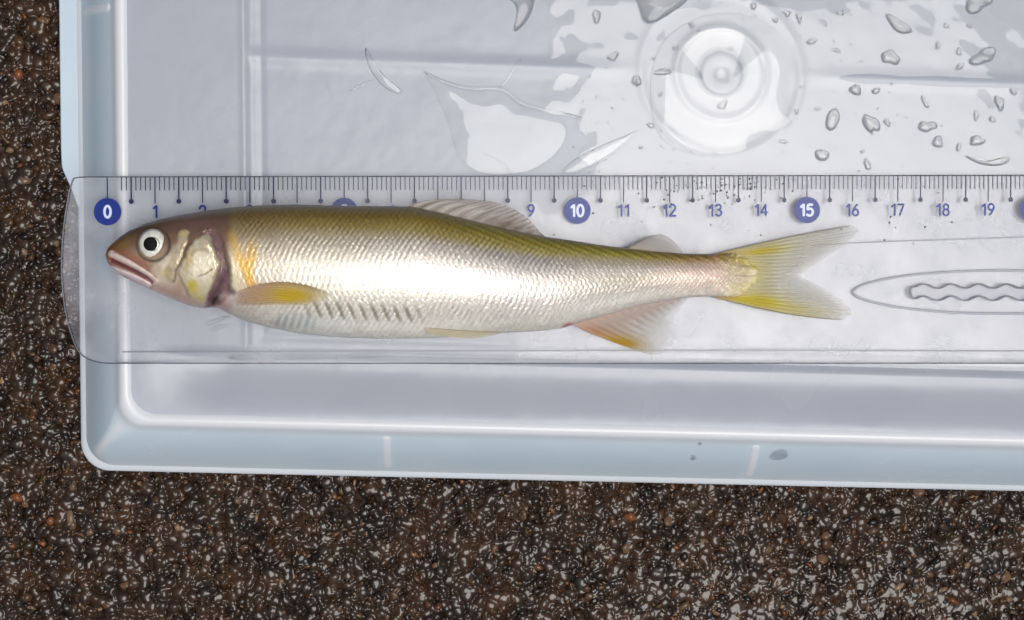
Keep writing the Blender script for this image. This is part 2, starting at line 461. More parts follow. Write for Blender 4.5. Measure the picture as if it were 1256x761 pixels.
def prism(name, loop, prof, mat, parent=None, smooth=False):
    """loop: Nx2 world cm, prof: list of (inset, z) from bottom to top, capped"""
    loop = ccw(np.asarray(loop)); n = len(loop); V = []; F = []
    for d, z in prof:
        L = offset_loop(loop, d) if d else loop
        V += [(x * U, y * U, z * U) for x, y in L]
    for k in range(len(prof) - 1):
        for i in range(n):
            j = (i + 1) % n; F.append((k * n + i, k * n + j, (k + 1) * n + j, (k + 1) * n + i))
    F.append(tuple(range(n))[::-1]); F.append(tuple((len(prof) - 1) * n + i for i in range(n)))
    me = bpy.data.meshes.new(name); me.from_pydata(V, [], F); me.update()
    for p in me.polygons: p.use_smooth = smooth and len(p.vertices) == 4
    o = link(name, me, mat)
    if parent is not None: keep_world(o, parent)
    return o

# handle lug: the rim stands out farther along the middle of the short side
lug_u = -box_local(unproj(73, 60, ZR))[0]
v_in = box_local(unproj(84, 232, ZR))[1]
hv = gv - v_in
lu = []
for sgn in (-1, 1):
    q = [(WU - 0.07, -hv - 0.5), (WU + 0.02, -hv - 0.35), (WU + 0.10, -hv - 0.12), (lug_u - 0.12, -hv + 0.22), (lug_u - 0.02, -hv + 0.48), (lug_u, -hv + 0.95)]
    lu.append(q)
left = catmull(lu[0], 6); right = [(d, -v) for d, v in left[::-1]]
lugP = np.array(list(map(tuple, left)) + right)
lugW = box_world(-lugP[:, 0], gv + lugP[:, 1], 0)[:, :2]
prism('handle_lug', lugW, [(a_, Z_GROUND + b_) for a_, b_ in [(0.02, .01), (0, .03), (0, .22), (0.01, .25), (0.02, .262), (0.03, .266)]], M_WALL, container, True)

# ------------------------------------------------------------------ ruler
ZB, ZT = 0.044, 0.262
ruler = empty('ruler', unproj(680, 330, ZB))
tag(ruler, 'clear acrylic ruler with blue centimetre numbers lying under the fish', 'ruler')
ZP = ZT - 0.024
RO = unproj(131.5, 215.8, ZP); rx = (unproj(1212, 214.4, ZP) - RO)
CM = np.linalg.norm(rx) / 19.0; rx /= np.linalg.norm(rx); ry = np.cross([0, 0, 1.0], rx)
print('ruler cm', CM, 'container', LU, LV, 'flare', WU, WV)
def rw(x, y, z=ZP):                                       # ruler coordinates (cm along, cm down from the edge)
    return RO + x * CM * rx - y * ry + np.array([0, 0, z - ZP])
left_px = catmull([(104, 216.6), (93, 217.5), (88, 221), (83, 240), (77.5, 275), (74.8, 310), (74.8, 340), (78, 375), (85, 406), (94, 429), (105, 440), (124, 445.8), (150, 446.5)], 6)
LP = unproj(left_px[:, 0], left_px[:, 1], ZT)[:, :2]
rend = rw(24.2, 0)[:2]; rend2 = unproj(1256, 446.5, ZT)[:2]; dirb = rend2 - LP[-1]; dirb /= np.linalg.norm(dirb)
bot_end = LP[-1] + dirb * (np.dot(rend - LP[-1], dirb))
top_line = [LP[0] + (rend - LP[0]) * t for t in np.linspace(0.985, 0.02, 24)]
bot_line = [LP[-1] + (bot_end - LP[-1]) * t for t in np.linspace(0.02, 0.985, 24)]
outer = ccw(np.array(list(LP) + bot_line + [bot_end + (rend - bot_end) * t for t in (0.0, 0.02, 0.5, 0.98)] + top_line))
# wavy slot cut through the ruler
slot_top, slot_bot = [], []
xs = np.arange(1124, 1372, 2.0)
for x in xs:
    ph = (x - 1135) / 34.2 * 2 * math.pi
    slot_top.append((x, 351.5 - 2.8 * math.cos(ph))); slot_bot.append((x, 366.0 - 2.9 * math.cos(ph)))
slot_px = slot_top + [(1374, 354), (1374, 364)] + slot_bot[::-1] + [(1120.5, 364.5), (1118.3, 360.5), (1118.2, 356.5), (1120.5, 351.5)]
SL = ccw(unproj(*np.array(slot_px).T, ZT)[:, :2])

def ruler_body():
    from mathutils.geometry import tessellate_polygon
    V = []; F = []; mats = []
    def ring(L, z):
        s = len(V); V.extend([(x * U, y * U, z * U) for x, y in L]); return list(range(s, s + len(L)))
    def strip(a, b, m):
        n = len(a)
        for i in range(n): j = (i + 1) % n; F.append((a[i], a[j], b[j], b[i])); mats.append(m)
    o = [ring(offset_loop(outer, 0.012), ZB), ring(outer, ZB + 0.012), ring(outer, ZT - 0.02), ring(offset_loop(outer, 0.02), ZT)]
    h = [ring(SL, ZB), ring(SL, ZT - 0.012), ring(offset_loop(SL, -0.012), ZT)]
    for k in range(3): strip(o[k], o[k + 1], 1)
    for k in range(2): strip(h[k + 1], h[k], 1)
    for a, b, up in ((o[3], h[2], True), (o[0], h[0], False)):
        idx = a + b
        tris = tessellate_polygon([[Vector(V[i]) for i in a], [Vector(V[i]) for i in b]])
        for t in tris:
            t = [idx[i] for i in t]
            p = [Vector(V[i]) for i in t]
            n = (p[1] - p[0]).cross(p[2] - p[0]).z
            if (n > 0) != up: t = t[::-1]
            F.append(tuple(t)); mats.append(0 if up else 2)
    me = bpy.data.meshes.new('ruler_body'); me.from_pydata(V, [], F); me.update()
    me.materials.append(M_RULER); me.materials.append(M_RULER_EDGE); me.materials.append(M_RULER_UNDER)
    me.polygons.foreach_set('material_index', mats); me.update()
    return link('ruler_body', me)
keep_world(ruler_body(), ruler)

def bar_mesh(name, w, l, t=0.006):
    """a printed stroke hanging down from the ruler's edge"""
    V = [(sx * w / 2, -y, z) for z in (0, t) for sx, y in ((-1, 0), (1, 0), (1, l), (-1, l))]
    bm = bmesh.new(); vs_ = [bm.verts.new((x * U, y * U, z * U)) for x, y, z in V]
    for f in ((3, 2, 1, 0), (4, 5, 6, 7), (0, 1, 5, 4), (1, 2, 6, 5), (2, 3, 7, 6), (3, 0, 4, 7)): bm.faces.new([vs_[i] for i in f])
    me = bpy.data.meshes.new(name); bm.to_mesh(me); bm.free(); return me

def disc_mesh(name, r, t=0.006, n=40):
    bm = bmesh.new()
    a = [bm.verts.new((r * U * math.cos(k * 2 * math.pi / n), r * U * math.sin(k * 2 * math.pi / n), 0)) for k in range(n)]
    b = [bm.verts.new((v.co.x, v.co.y, t * U)) for v in a]
    bm.faces.new(a[::-1]); bm.faces.new(b)
    for k in range(n): bm.faces.new((a[k], a[(k + 1) % n], b[(k + 1) % n], b[k]))
    me = bpy.data.meshes.new(name); bm.to_mesh(me); bm.free(); return me

RROT = math.atan2(rx[1], rx[0])
def put(name, me, mat, x, y, z, parent=ruler):
    o = link(name, me, mat); o.location = Vector(rw(x, y, z)) * U; o.rotation_euler = (0, 0, RROT)
    o.parent = ruler; o.matrix_parent_inverse = Matrix.Translation(-ruler.location)
    return o
me_cm = bar_mesh('centimetre_tick', 0.024, 0.56); me_half = bar_mesh('half_centimetre_tick', 0.030, 0.50); me_mm = bar_mesh('millimetre_tick', 0.019, 0.29)
me_dot = disc_mesh('tick_dot', 0.052, 0.008, 20); me_disc = disc_mesh('number_disc', 0.285)
for k in range(0, 231):
    x = k / 10.0
    if k % 10 == 0: put('centimetre_tick', me_cm, M_TICK, x, 0.02, ZP)
    elif k % 5 == 0:
        put('half_centimetre_tick', me_half, M_TICK, x, 0.02, ZP); put('tick_dot', me_dot, M_TICK, x, 0.54, ZP + 0.001)
    elif k > 2: put('millimetre_tick', me_mm, M_TICK, x, 0.02, ZP)

def tube(name, pts, r, mat, parent=None, n=8, taper=True, flat=1.0):
    pts = np.asarray(pts, float); m = len(pts)
    T = np.gradient(pts, axis=0); T /= np.linalg.norm(T, axis=1)[:, None]
    S = np.cross(T, [0, 0, 1.0]); S /= np.linalg.norm(S, axis=1)[:, None]; N = np.cross(S, T)
    rr_ = np.full(m, r) if np.isscalar(r) else np.asarray(r)
    a = np.arange(n) * 2 * math.pi / n
    V = pts[:, None] + rr_[:, None, None] * (np.cos(a)[None, :, None] * S[:, None] + flat * np.sin(a)[None, :, None] * N[:, None])
    o = link(name, mesh_np(name, V.reshape(-1, 3), grid_faces(m, n, True)), mat)
    if parent is not None: keep_world(o, parent)
    return o

ell_ = lambda cx, cy, ax, ay: [(cx + ax * math.sin(q), cy + ay * math.cos(q)) for q in np.linspace(0, 2 * math.pi, 17)]
six = [(.44, .97), (.22, .70), (.08, .42), (.06, .25), (.16, .06), (.31, .02), (.47, .09), (.54, .27), (.46, .48), (.30, .55), (.14, .46), (.07, .30)]
GLYPH = {'0': [('s', ell_(.30, .5, .25, .48))], '1': [('l', [(.10, .76), (.34, .97)]), ('l', [(.34, .97), (.34, .02)])],
 '2': [('s', [(.05, .74), (.12, .92), (.30, .98), (.48, .90), (.52, .72), (.44, .52), (.22, .24), (.05, .03)]), ('l', [(.05, .03), (.56, .03)])],
 '3': [('s', [(.06, .86), (.2, .97), (.4, .95), (.5, .78), (.42, .6), (.25, .53)]), ('s', [(.25, .53), (.46, .46), (.55, .27), (.44, .07), (.22, .02), (.04, .14)])],
 '4': [('l', [(.42, .02), (.42, .97)]), ('l', [(.42, .97), (.03, .30)]), ('l', [(.03, .30), (.58, .30)])],
 '5': [('l', [(.5, .96), (.14, .96)]), ('l', [(.14, .96), (.09, .55)]), ('s', [(.09, .55), (.28, .62), (.48, .54), (.55, .32), (.44, .08), (.22, .02), (.04, .12)])],
 '6': [('s', six)], '7': [('l', [(.04, .96), (.55, .96)]), ('l', [(.55, .96), (.2, .02)])],
 '8': [('s', ell_(.30, .74, .20, .23)), ('s', ell_(.30, .26, .25, .26))], '9': [('s', [(.6 - x, 1 - y) for x, y in six])]}
def text_mesh(txt, h, r):
    V = []; F = []; adv = 0.0; n = 8
    for ch in txt:
        for kind, pts in GLYPH[ch]:
            p = np.array(pts) if kind == 'l' else catmull(pts, 5)
            p = resample(p, np.linspace(0, 1, max(6, 3 * len(pts))))
            T = np.gradient(p, axis=0); T /= np.linalg.norm(T, axis=1)[:, None] + 1e-9
            p = np.r_[[p[0] - T[0] * r / h * .8], p, [p[-1] + T[-1] * r / h * .8]]; T = np.r_[[T[0]], T, [T[-1]]]
            rr_ = np.full(len(p), r); rr_[0] *= .25; rr_[-1] *= .25
            s0 = len(V)
            for (x, y), (tx, ty), q in zip(p, T, rr_):
                for k in range(n):
                    a = k * 2 * math.pi / n
                    V.append(((x + adv) * h + math.cos(a) * q * -ty, y * h + math.cos(a) * q * tx, math.sin(a) * q * 0.22))
            F += [tuple(s0 + np.array(f)) for f in grid_faces(len(p), n, True).tolist()]
            F.append(tuple(s0 + k for k in range(n))); F.append(tuple(s0 + (len(p) - 1) * n + k for k in range(n))[::-1])
        adv += 0.58 if ch == '1' else 0.80
    V = np.array(V); V[:, 0] -= (V[:, 0].max() + V[:, 0].min()) / 2; V[:, 1] -= h / 2
    me = bpy.data.meshes.new('numeral'); me.from_pydata([tuple(v * U) for v in V], [], [tuple(int(i) for i in f) for f in F]); me.update()
    return me
for k in range(0, 24):
    if k % 5 == 0:
        put('number_disc', me_disc, M_PRINT, k, 0.755, ZP)
        put('numeral', text_mesh(str(k), 0.25, 0.027), M_WHITE_INK, k, 0.755, ZP + 0.008)
    else:
        put('numeral', text_mesh(str(k), 0.25, 0.022), M_PRINT, k, 0.755, ZP + 0.004)

# engraved oval around the slot, thin grey lines
ov = []
for t in np.linspace(0, 2 * math.pi, 120, endpoint=False):
    c, s_ = math.cos(t), math.sin(t)
    ov.append((1235 - 188 * math.copysign(abs(c) ** 0.92, c), 358.5 - 26.5 * math.copysign(abs(s_) ** 1.12, s_)))
ov.append(ov[0])
tube('oval_groove', unproj(*np.array(ov).T, ZB + 0.03), 0.026, M_GREY_LINE, ruler, 6, flat=0.5)
tube('slot_outline', np.r_[np.c_[SL, np.full(len(SL), ZB + 0.03)], [[*SL[0], ZB + 0.03]]], 0.018, M_GREY_LINE, ruler, 6, flat=0.5)  # grey tube drawn for the dark refraction along the slot rim
prism('slot_tint', SL, [(0, ZB + 0.02), (0, ZB + 0.05)], M_SLOT, ruler)  # tinted fill added in place of the slot's grey refraction
tube('thin_line', unproj(*np.array([(995, 302), (1040, 298.5), (1100, 296), (1180, 293.5), (1256, 291), (1340, 289)]).T, ZB + 0.03), 0.012, M_GREY_LINE, ruler, 6, flat=0.4)
tube('thin_line', unproj(*np.array([(150, 432), (400, 431.5), (700, 430.5), (900, 430), (1256, 431), (1345, 431)]).T, ZB + 0.03), 0.012, M_GREY_LINE, ruler, 6, flat=0.4)

# ------------------------------------------------------------------ fish
fish = empty('fish', unproj(560, 335, ZT))
tag(fish, 'silvery olive backed fish with yellow fins lying on the clear ruler', 'fish')
TOP = np.array([(129.5, 313), (130.5, 308), (133, 303), (140, 296.5), (155, 285), (175, 275), (200, 268), (225, 263), (255, 258), (285, 254.5), (320, 252), (360, 251), (400, 252), (440, 253), (480, 253), (505, 253.5), (540, 261), (580, 271), (620, 280.5), (665, 290), (700, 295), (740, 301), (770, 305), (800, 308.5), (835, 311), (870, 312), (890, 311), (908, 311.5), (918, 316), (926, 323), (931, 332)], float)
BOT = np.array([(129.5, 314), (131, 320), (134, 325.5), (140, 332), (150, 339.5), (170, 348.5), (190, 358), (215, 368.5), (235, 376), (250, 378.5), (258, 377.5), (268, 378), (278, 383.5), (300, 393.5), (330, 402), (370, 410), (410, 413.8), (460, 415.8), (510, 415.5), (540, 414.5), (580, 412), (620, 408.5), (660, 406.5), (690, 403), (705, 398), (740, 388), (780, 376.5), (810, 370), (840, 365.5), (870, 364), (895, 364.5), (908, 364), (918, 358), (926, 348), (931, 336)], float)
TH = np.array([(129.5, 0.02), (131, 0.12), (136, 0.2), (150, 0.33), (175, 0.46), (200, 0.56), (230, 0.66), (262, 0.71), (300, 0.75), (350, 0.80), (420, 0.84), (500, 0.83), (580, 0.77), (650, 0.66), (720, 0.53), (790, 0.41), (850, 0.33), (885, 0.26), (900, 0.20), (912, 0.12), (922, 0.06), (931, 0.02)], float)
ZC = np.array([(129, 0.98), (200, 1.02), (350, 1.06), (500, 1.06), (620, 0.99), (720, 0.85), (820, 0.68), (900, 0.55), (935, 0.50)], float)
def smooth_interp(x, T, w=5.0):
    return sum(np.interp(x + d, T[:, 0], T[:, 1]) * g for d, g in ((-w, .2), (0, .6), (w, .2)))
def prof(x):
    near = np.clip((x - 129.5) / 12, 0, 1)
    yt = np.interp(x, TOP[:, 0], TOP[:, 1]) * (1 - near) + smooth_interp(x, TOP) * near
    yb = np.interp(x, BOT[:, 0], BOT[:, 1]) * (1 - near) + smooth_interp(x, BOT, 3) * near
    return yt, yb, smooth_interp(x, TH, 8) * near + np.interp(x, TH[:, 0], TH[:, 1]) * (1 - near), smooth_interp(x, ZC, 20)
def body_z(px, py):
    yt, yb, b, zc = prof(np.asarray(px, float))
    c = np.clip(((yt + yb) / 2 - py) / ((yb - yt) / 2 + 1e-6), -1, 1)
    return zc + b * (1 - c * c) ** 0.46

sx_ = np.unique(np.r_[np.linspace(129.5, 136, 16), np.arange(136, 300, 0.62), np.arange(300, 931.01, 0.85)])
nv, nh = 210, 40
phi = np.r_[np.linspace(0, math.pi, nv), np.linspace(math.pi, 2 * math.pi, nh + 2)[1:-1]]
X, PHI = np.meshgrid(sx_, phi, indexing='ij')
yt, yb, bb, zc = prof(X)
cph = np.cos(PHI); sph = np.sin(PHI)
Y = (yt + yb) / 2 - (yb - yt) / 2 * cph
Zup = bb * np.abs(sph) ** 0.92
front = (np.arange(len(phi)) < nv)[None, :] & np.ones_like(X, bool)
upw = np.where(front, np.clip(sph * 3, 0, 1), 0)                 # fades relief out towards the silhouette
t = (Y - yt) / np.maximum(yb - yt, 1e-3)

# pigment: key columns of (t, colour), blended along the body
def C(r, g, b): return srgb(r, g, b)
KEYS = [
 (285, [(0, C(92, 76, 36)), (.10, C(118, 96, 48)), (.20, C(146, 128, 88)), (.34, C(190, 172, 130)), (.6, C(205, 192, 160)), (.80, C(186, 170, 150)), (1, C(170, 160, 150))]),
 (400, [(0, C(94, 78, 26)), (.09, C(126, 104, 40)), (.16, C(150, 130, 72)), (.24, C(184, 170, 140)), (.45, C(206, 196, 176)), (.64, C(200, 192, 170)), (.76, C(190, 182, 160)), (.9, C(196, 196, 184)), (1, C(180, 182, 172))]),
 (520, [(0, C(92, 74, 20)), (.10, C(138, 116, 42)), (.18, C(158, 142, 84)), (.26, C(188, 176, 158)), (.45, C(206, 198, 184)), (.66, C(198, 192, 176)), (.8, C(190, 184, 168)), (.93, C(206, 202, 188)), (1, C(190, 186, 170))]),
 (650, [(0, C(110, 100, 22)), (.10, C(146, 134, 46)), (.18, C(164, 152, 92)), (.25, C(170, 160, 148)), (.4, C(178, 168, 158)), (.6, C(196, 190, 180)), (.8, C(192, 186, 172)), (1, C(192, 188, 172))]),
 (760, [(0, C(118, 108, 24)), (.12, C(156, 146, 56)), (.22, C(176, 164, 130)), (.35, C(182, 170, 156)), (.52, C(150, 142, 122)), (.64, C(172, 164, 148)), (.82, C(208, 204, 190)), (1, C(186, 178, 160))]),
 (870, [(0, C(120, 98, 30)), (.12, C(160, 132, 70)), (.25, C(196, 168, 142)), (.5, C(196, 168, 146)), (.75, C(206, 182, 158)), (.92, C(208, 196, 178)), (1, C(180, 164, 146))]),
 (926, [(0, C(190, 180, 90)), (.15, C(200, 184, 90)), (.4, C(214, 196, 120)), (.6, C(224, 206, 150)), (.85, C(206, 190, 80)), (1, C(206, 192, 80))]),
]
def body_color(X, t):
    cols = []
    for kx, tab in KEYS:
        tt = [a for a, _ in tab]; cc = np.array([c for _, c in tab])
        cols.append(np.stack([np.interp(t, tt, cc[:, k]) for k in range(3)], -1))
    out = cols[0].copy()
    for i in range(len(KEYS) - 1):
        w = sstep(KEYS[i][0], KEYS[i + 1][0], X)[..., None]
        sel = (X >= KEYS[i][0])[..., None]
        out = np.where(sel, cols[i] * (1 - w) + cols[i + 1] * w, out)
    return out
RGB = body_color(X, t)
MET = np.interp(t, [0, .12, .25, .6, .8, 1], [.10, .15, .42, .40, .18, .10]) * np.ones_like(X)
RGB = RGB * (0.80 + 0.20 * sstep(.05, .22, t))[..., None]
grey = RGB.mean(-1, keepdims=True); ds = (sstep(.16, .34, t) * .38)[..., None]; RGB = (RGB * (1 - ds) + grey * ds) * (1 + .16 * sstep(.2, .4, t) + .12 * sstep(.6, .85, t))[..., None]

# scales: staggered overlapping rows
NR = 25
per = np.interp(X, [129, 480, 700, 860, 931], [7.4, 7.2, 6.2, 5.0, 4.4])
ucoord = np.cumsum(np.r_[0, np.diff(sx_) / np.interp((sx_[1:] + sx_[:-1]) / 2, [129, 480, 700, 860, 931], [7.4, 7.2, 6.2, 5.0, 4.4])])[:, None] + np.zeros_like(X)
wob = 0.9 * (fbm(X / 26, Y / 18, 3) - 0.5) + 0.35 * (fbm(X / 7, Y / 6, 13) - 0.5)
rowc = PHI / math.pi * NR + wob
row = np.floor(rowc); lv = rowc - row - 0.5
lu_ = ucoord + 0.5 * (row % 2) + 0.9 * lv * lv + 1.4 * wob
saw = lu_ - np.floor(lu_)
jit = vnoise(np.floor(lu_) * 1.7 + 0.5, row * 1.3 + 0.5, 21)
scale_w = np.where(front, sstep(282, 300, X) * (1 - 0.75 * sstep(895, 915, X)), 0)
pat = fbm(X / 22, Y / 12, 17)
relief = scale_w * np.interp(t, [0, .2, .35, .5, .62, .75], [1, .9, .6, .4, .6, 1]) * 0.0075 * (0.3 + 1.4 * jit) * (sstep(0, 1, saw) - 0.5) * np.interp(per, [4.4, 7.4], [.75, 1.0])
rimline = np.exp(-((saw - 0.93) / 0.12) ** 2) + np.exp(-((saw + 0.07) / 0.12) ** 2)
amt = np.interp(t, [0, .15, .3, .5, .65, .8, .95], [.42, .40, .22, .05, .14, .26, .08]) * scale_w * (0.4 + 1.2 * pat)
RGB *= (1 - amt * rimline * (0.4 + 1.1 * jit))[..., None]
RGB *= (1 + scale_w * 0.25 * (jit - 0.5))[..., None]
RGB *= (1 + scale_w * 0.30 * (fbm(X / 3.0, Y / 2.2, 19) - 0.5) * np.interp(t, [0, .3, .5, .7, 1], [1, .9, .5, .9, .6]))[..., None]
# oblique pale strokes, specular lines of the scales painted in: leaning over the back, near upright along the flank, leaning again below
lean = np.interp(t, [0, .25, .42, .6, .8, 1], [1.0, .85, .25, .3, .75, .75])
lt = np.linspace(0, 1, 101); lint = np.r_[0, np.cumsum(np.interp((lt[1:] + lt[:-1]) / 2, [0, .25, .42, .6, .8, 1], [1.0, .85, .35, .3, .75, .75]) * .01)]
stroke = np.sin((ucoord * 1.03 + np.interp(t, lt, lint) * (yb - yt) / 7.5 + 0.5 * wob) * 2 * math.pi)
stroke = np.sign(stroke) * np.abs(stroke) ** 0.7
sw_ = scale_w * np.interp(t, [0, .08, .2, .34, .48, .62, .8, .95], [.1, .35, 1, .7, .15, .35, .55, .1]) * (1 - .7 * sstep(640, 740, X)) * np.clip(2.4 * (fbm(X / 13, Y / 7, 4) - .22), 0, 1)
RGB *= (1 + 0.40 * sw_ * stroke)[..., None]
relief += sw_ * 0.0042 * stroke
# fine yellow-green lines on the rear back
rb_ = scale_w * sstep(520, 600, X) * np.exp(-((t - 0.08) / 0.09) ** 2)
ln = np.sin((Y - 0.42 * (X - 500)) / 3.6 * 2 * math.pi * 0.55)
RGB *= (1 + 0.30 * rb_ * ln)[..., None]
# muscle bars along the lower flank
bx = (X - 378 - 0.45 * (Y - 385)) / 13.6
bar = np.clip(np.cos(bx * 2 * math.pi), -0.3, 1)
bw_ = np.where(front, np.exp(-((Y - (383 + 0.05 * (X - 430))) / 9.5) ** 4) * sstep(366, 384, X) * (1 - sstep(500, 535, X)), 0)
RGB *= (1 - 0.66 * bw_ * np.clip(bar, 0, 1))[..., None]
RGB += bw_[..., None] * np.clip(bar, 0, 1)[..., None] * C(110, 96, 40) * 0.4
relief -= bw_ * 0.012 * bar
bx2 = (X - 350 + 0.35 * (Y - 395)) / 9.0
bw2 = np.where(front, np.exp(-((Y - 394) / 9.0) ** 4) * sstep(328, 345, X) * (1 - sstep(378, 395, X)), 0)
RGB = RGB * (1 - 0.50 * bw2 * (0.5 + 0.5 * np.cos(bx2 * 2 * math.pi)))[..., None]
RGB = RGB * (1 - 0.35 * bw2[..., None]) + C(186, 198, 200) * 0.35 * bw2[..., None]
relief += bw2 * 0.010 * np.cos(bx2 * 2 * math.pi)
# mottling on the peduncle
pm = scale_w * sstep(820, 880, X)
RGB *= (1 + pm * 0.5 * (fbm(X / 5, Y / 4, 11) - 0.5))[..., None]

def paint(mask, c, k=1.0):
    global RGB
    w = np.clip(mask * k, 0, 1) * np.where(front, 1, 0.0)
    RGB = RGB * (1 - w[..., None]) + c * w[..., None]
def ell(cx, cy, rx_, ry_, ang=0, soft=0.5):
    a = math.radians(ang); dx = X - cx; dy = Y - cy
    u = (dx * math.cos(a) + dy * math.sin(a)) / rx_; v = (-dx * math.sin(a) + dy * math.cos(a)) / ry_
    return 1 - sstep(1 - soft, 1 + soft, np.hypot(u, v))
def stroke_m(pts, w):
    d, s = seg_dist(X, Y, pts); return np.exp(-(d / w) ** 2)
# yellow blotch behind the gill
paint(stroke_m([(284, 291), (291, 312), (303, 338), (309, 348)], 6.5) * (0.45 + 0.75 * fbm(X / 2.2, Y / 14, 31)), C(216, 166, 40), .85)
paint(ell(306, 322, 8, 24, 8, .6) * (0.4 + 0.8 * fbm(X / 2.2, Y / 14, 33)), C(208, 160, 36), .8)
paint(poly_mask(X, Y, [(283, 312), (290, 325), (301, 347), (303, 358), (288, 357), (283, 345)], 2.5), C(226, 212, 176), .75)
# vent
paint(ell(697, 401, 7, 4.5, -15, .5), C(168, 40, 48), .9)
paint(ell(712, 397, 14, 4, -15, .6), C(196, 130, 110), .5)
# --- head
X0, Y0 = X, Y
X = X + np.where(X < 300, 4.5 * (fbm(X / 9, Y / 9, 101) - 0.5), 0); Y = Y + np.where(X0 < 300, 4.5 * (fbm(X0 / 9, Y / 9, 103) - 0.5), 0)
hm = 1 - sstep(276, 288, X)
head = body_color(X * 0 + 285, t) * 0
ht = [(0, C(70, 56, 38)), (.12, C(92, 72, 52)), (.28, C(114, 88, 68)), (.5, C(152, 130, 106)), (.72, C(172, 150, 130)), (1, C(176, 152, 144))]
hc = np.stack([np.interp(t, [a for a, _ in ht], [c[k] for _, c in ht]) for k in range(3)], -1)
paint(hm, 1.0, 0)
w = np.where(front, hm, hm)[..., None]; RGB = RGB * (1 - w) + hc * w
MET = MET * (1 - hm) + 0.10 * hm
paint(ell(140, 312, 14, 18, -35, .7), C(118, 66, 30), .8)
paint(ell(168, 322, 22, 7, 28, .7), C(146, 84, 58), .75)
paint(ell(152, 299, 12, 8, -35, .8), C(120, 92, 40), .6)
paint(ell(240, 276, 30, 9, 0, .8), C(104, 74, 70), .7)
paint(ell(206, 330, 13, 20, 25, .8), C(216, 206, 182), .8)
paint(stroke_m([(222, 296), (212, 316), (202, 328)], 4), C(216, 208, 188), .6)
paint(ell(205, 334, 6, 6, 0, .8), C(196, 172, 62), .7)
paint(ell(225, 362, 26, 10, 25, .8), C(178, 152, 136), .6)
paint(ell(193, 360, 14, 5, 25, .8), C(206, 168, 166), .7)
# gill opening: dark purple hollow
gill = poly_mask(X, Y, catmull([(250, 287), (258, 283), (268, 287), (275, 303), (281, 328), (282, 350), (287, 360), (279, 364), (268, 374), (252, 379), (256, 362), (263, 345), (268, 330), (262, 304), (254, 292)], 3, True), 3.6)
paint(gill, C(88, 60, 62), .92)
paint(gill * fbm(X / 4, Y / 9, 41), C(150, 118, 122), .55)
paint(stroke_m([(276, 333), (270, 350), (258, 366)], 4.5), C(72, 44, 56), .7)
paint(stroke_m([(271, 359), (264, 366), (262, 373)], 2.6), C(24, 14, 16), .95)
paint(ell(278, 366, 9, 6, 25, .7), C(206, 180, 178), .55)
relief -= 0.075 * gill
# gill cover plate
OPP = [(226, 312), (231, 303), (236, 297), (244, 292), (252, 288), (259, 291), (261, 302), (267, 315), (269, 325), (265, 335), (262, 346), (255, 360), (249, 373), (237, 368), (229, 356), (223, 342), (219, 331)]
op = poly_mask(X, Y, catmull(OPP, 3, True), 2.2)
paint(op, C(204, 194, 158), .9)
paint(op * ell(248, 322, 14, 26, 10, .8), C(236, 234, 212), .75)
paint(op * ell(252, 300, 8, 10, 0, .7), C(190, 172, 138), .6)
paint(op * ell(236, 352, 7, 8, -30, .7), C(206, 186, 34), .95)
paint(op * ell(232, 318, 5, 12, 15, .7), C(190, 168, 76), .6)
paint(op * ell(243, 366, 8, 6, 30, .7), C(204, 190, 90), .5)
paint(op * fbm(X / 6, Y / 6, 51), C(196, 172, 150), .35)
paint(stroke_m([(236, 312), (240, 306), (247, 306), (255, 308)], 2.6), C(120, 96, 66), .45)
paint(stroke_m([(243, 338.5), (252, 336), (262, 330)], 1.0), C(120, 98, 70), .85)
relief += 0.04 * op + 0.03 * ell(252, 298, 7, 8, 0, .6)
MET = MET * (1 - op) + 0.35 * op
# cheek bone and its groove
pre = poly_mask(X, Y, catmull([(221, 286), (227, 284), (231, 289), (226, 306), (220, 323), (213, 343), (203, 340), (204, 328), (212, 312), (218, 298)], 3, True), 3.0)
paint(pre, C(206, 194, 158), .8); relief += 0.010 * pre
paint(pre * fbm(X / 3, Y / 9, 107), C(150, 126, 96), .6)
MET = MET * (1 - pre) + 0.3 * pre
paint(ell(226, 287, 5, 4, 0, .6), C(204, 184, 120), .7)
gro = stroke_m([(232, 288), (228, 300), (223, 313), (216, 333), (212, 345)], 1.8)
paint(gro, C(84, 62, 42), .6); relief -= 0.018 * gro
paint(stroke_m([(233, 300), (229, 308), (227, 314)], 4.0), C(102, 68, 56), .6)
X, Y = X0, Y0
# eye socket
er = np.hypot(X - 188, (Y - 300) / 1.02)
paint(np.exp(-((er - 20.2) / 1.8) ** 2), C(60, 44, 32), .8)
relief -= 0.04 * (1 - sstep(16, 21, er)); relief += 0.004 * np.exp(-((er - 23) / 3) ** 2)
paint(stroke_m([(204, 316), (196, 325), (188, 330)], 2.2), C(196, 184, 164), .6)
# jaws and mouth
mx_ = stroke_m([(137, 311.5), (150, 318.5), (166, 328), (180, 337.5), (190, 345)], 4.6)
paint(sstep(.25, .6, mx_), C(214, 196, 186), .95); relief += 0.055 * mx_
paint(stroke_m([(140, 309), (160, 318), (182, 332), (193, 342)], 1.4), C(112, 74, 56), .6)
mo = stroke_m([(137, 319.5), (150, 325.5), (166, 333), (180, 341), (186, 346)], 2.9)
paint(sstep(.3, .65, mo), C(112, 58, 62), .95); relief -= 0.085 * mo
lj = stroke_m([(136, 329), (150, 334.5), (166, 341), (182, 349)], 3.4)
paint(sstep(.3, .65, lj), C(222, 204, 206), .9); relief += 0.04 * lj
paint(stroke_m([(172, 350), (186, 357), (200, 366)], 1.2), C(150, 108, 108), .5)
RGB *= (1 + hm * 0.28 * (fbm(X / 5, Y / 5, 61) - 0.5))[..., None]
relief += hm * 0.006 * (fbm(X / 4, Y / 4, 63) - 0.5)
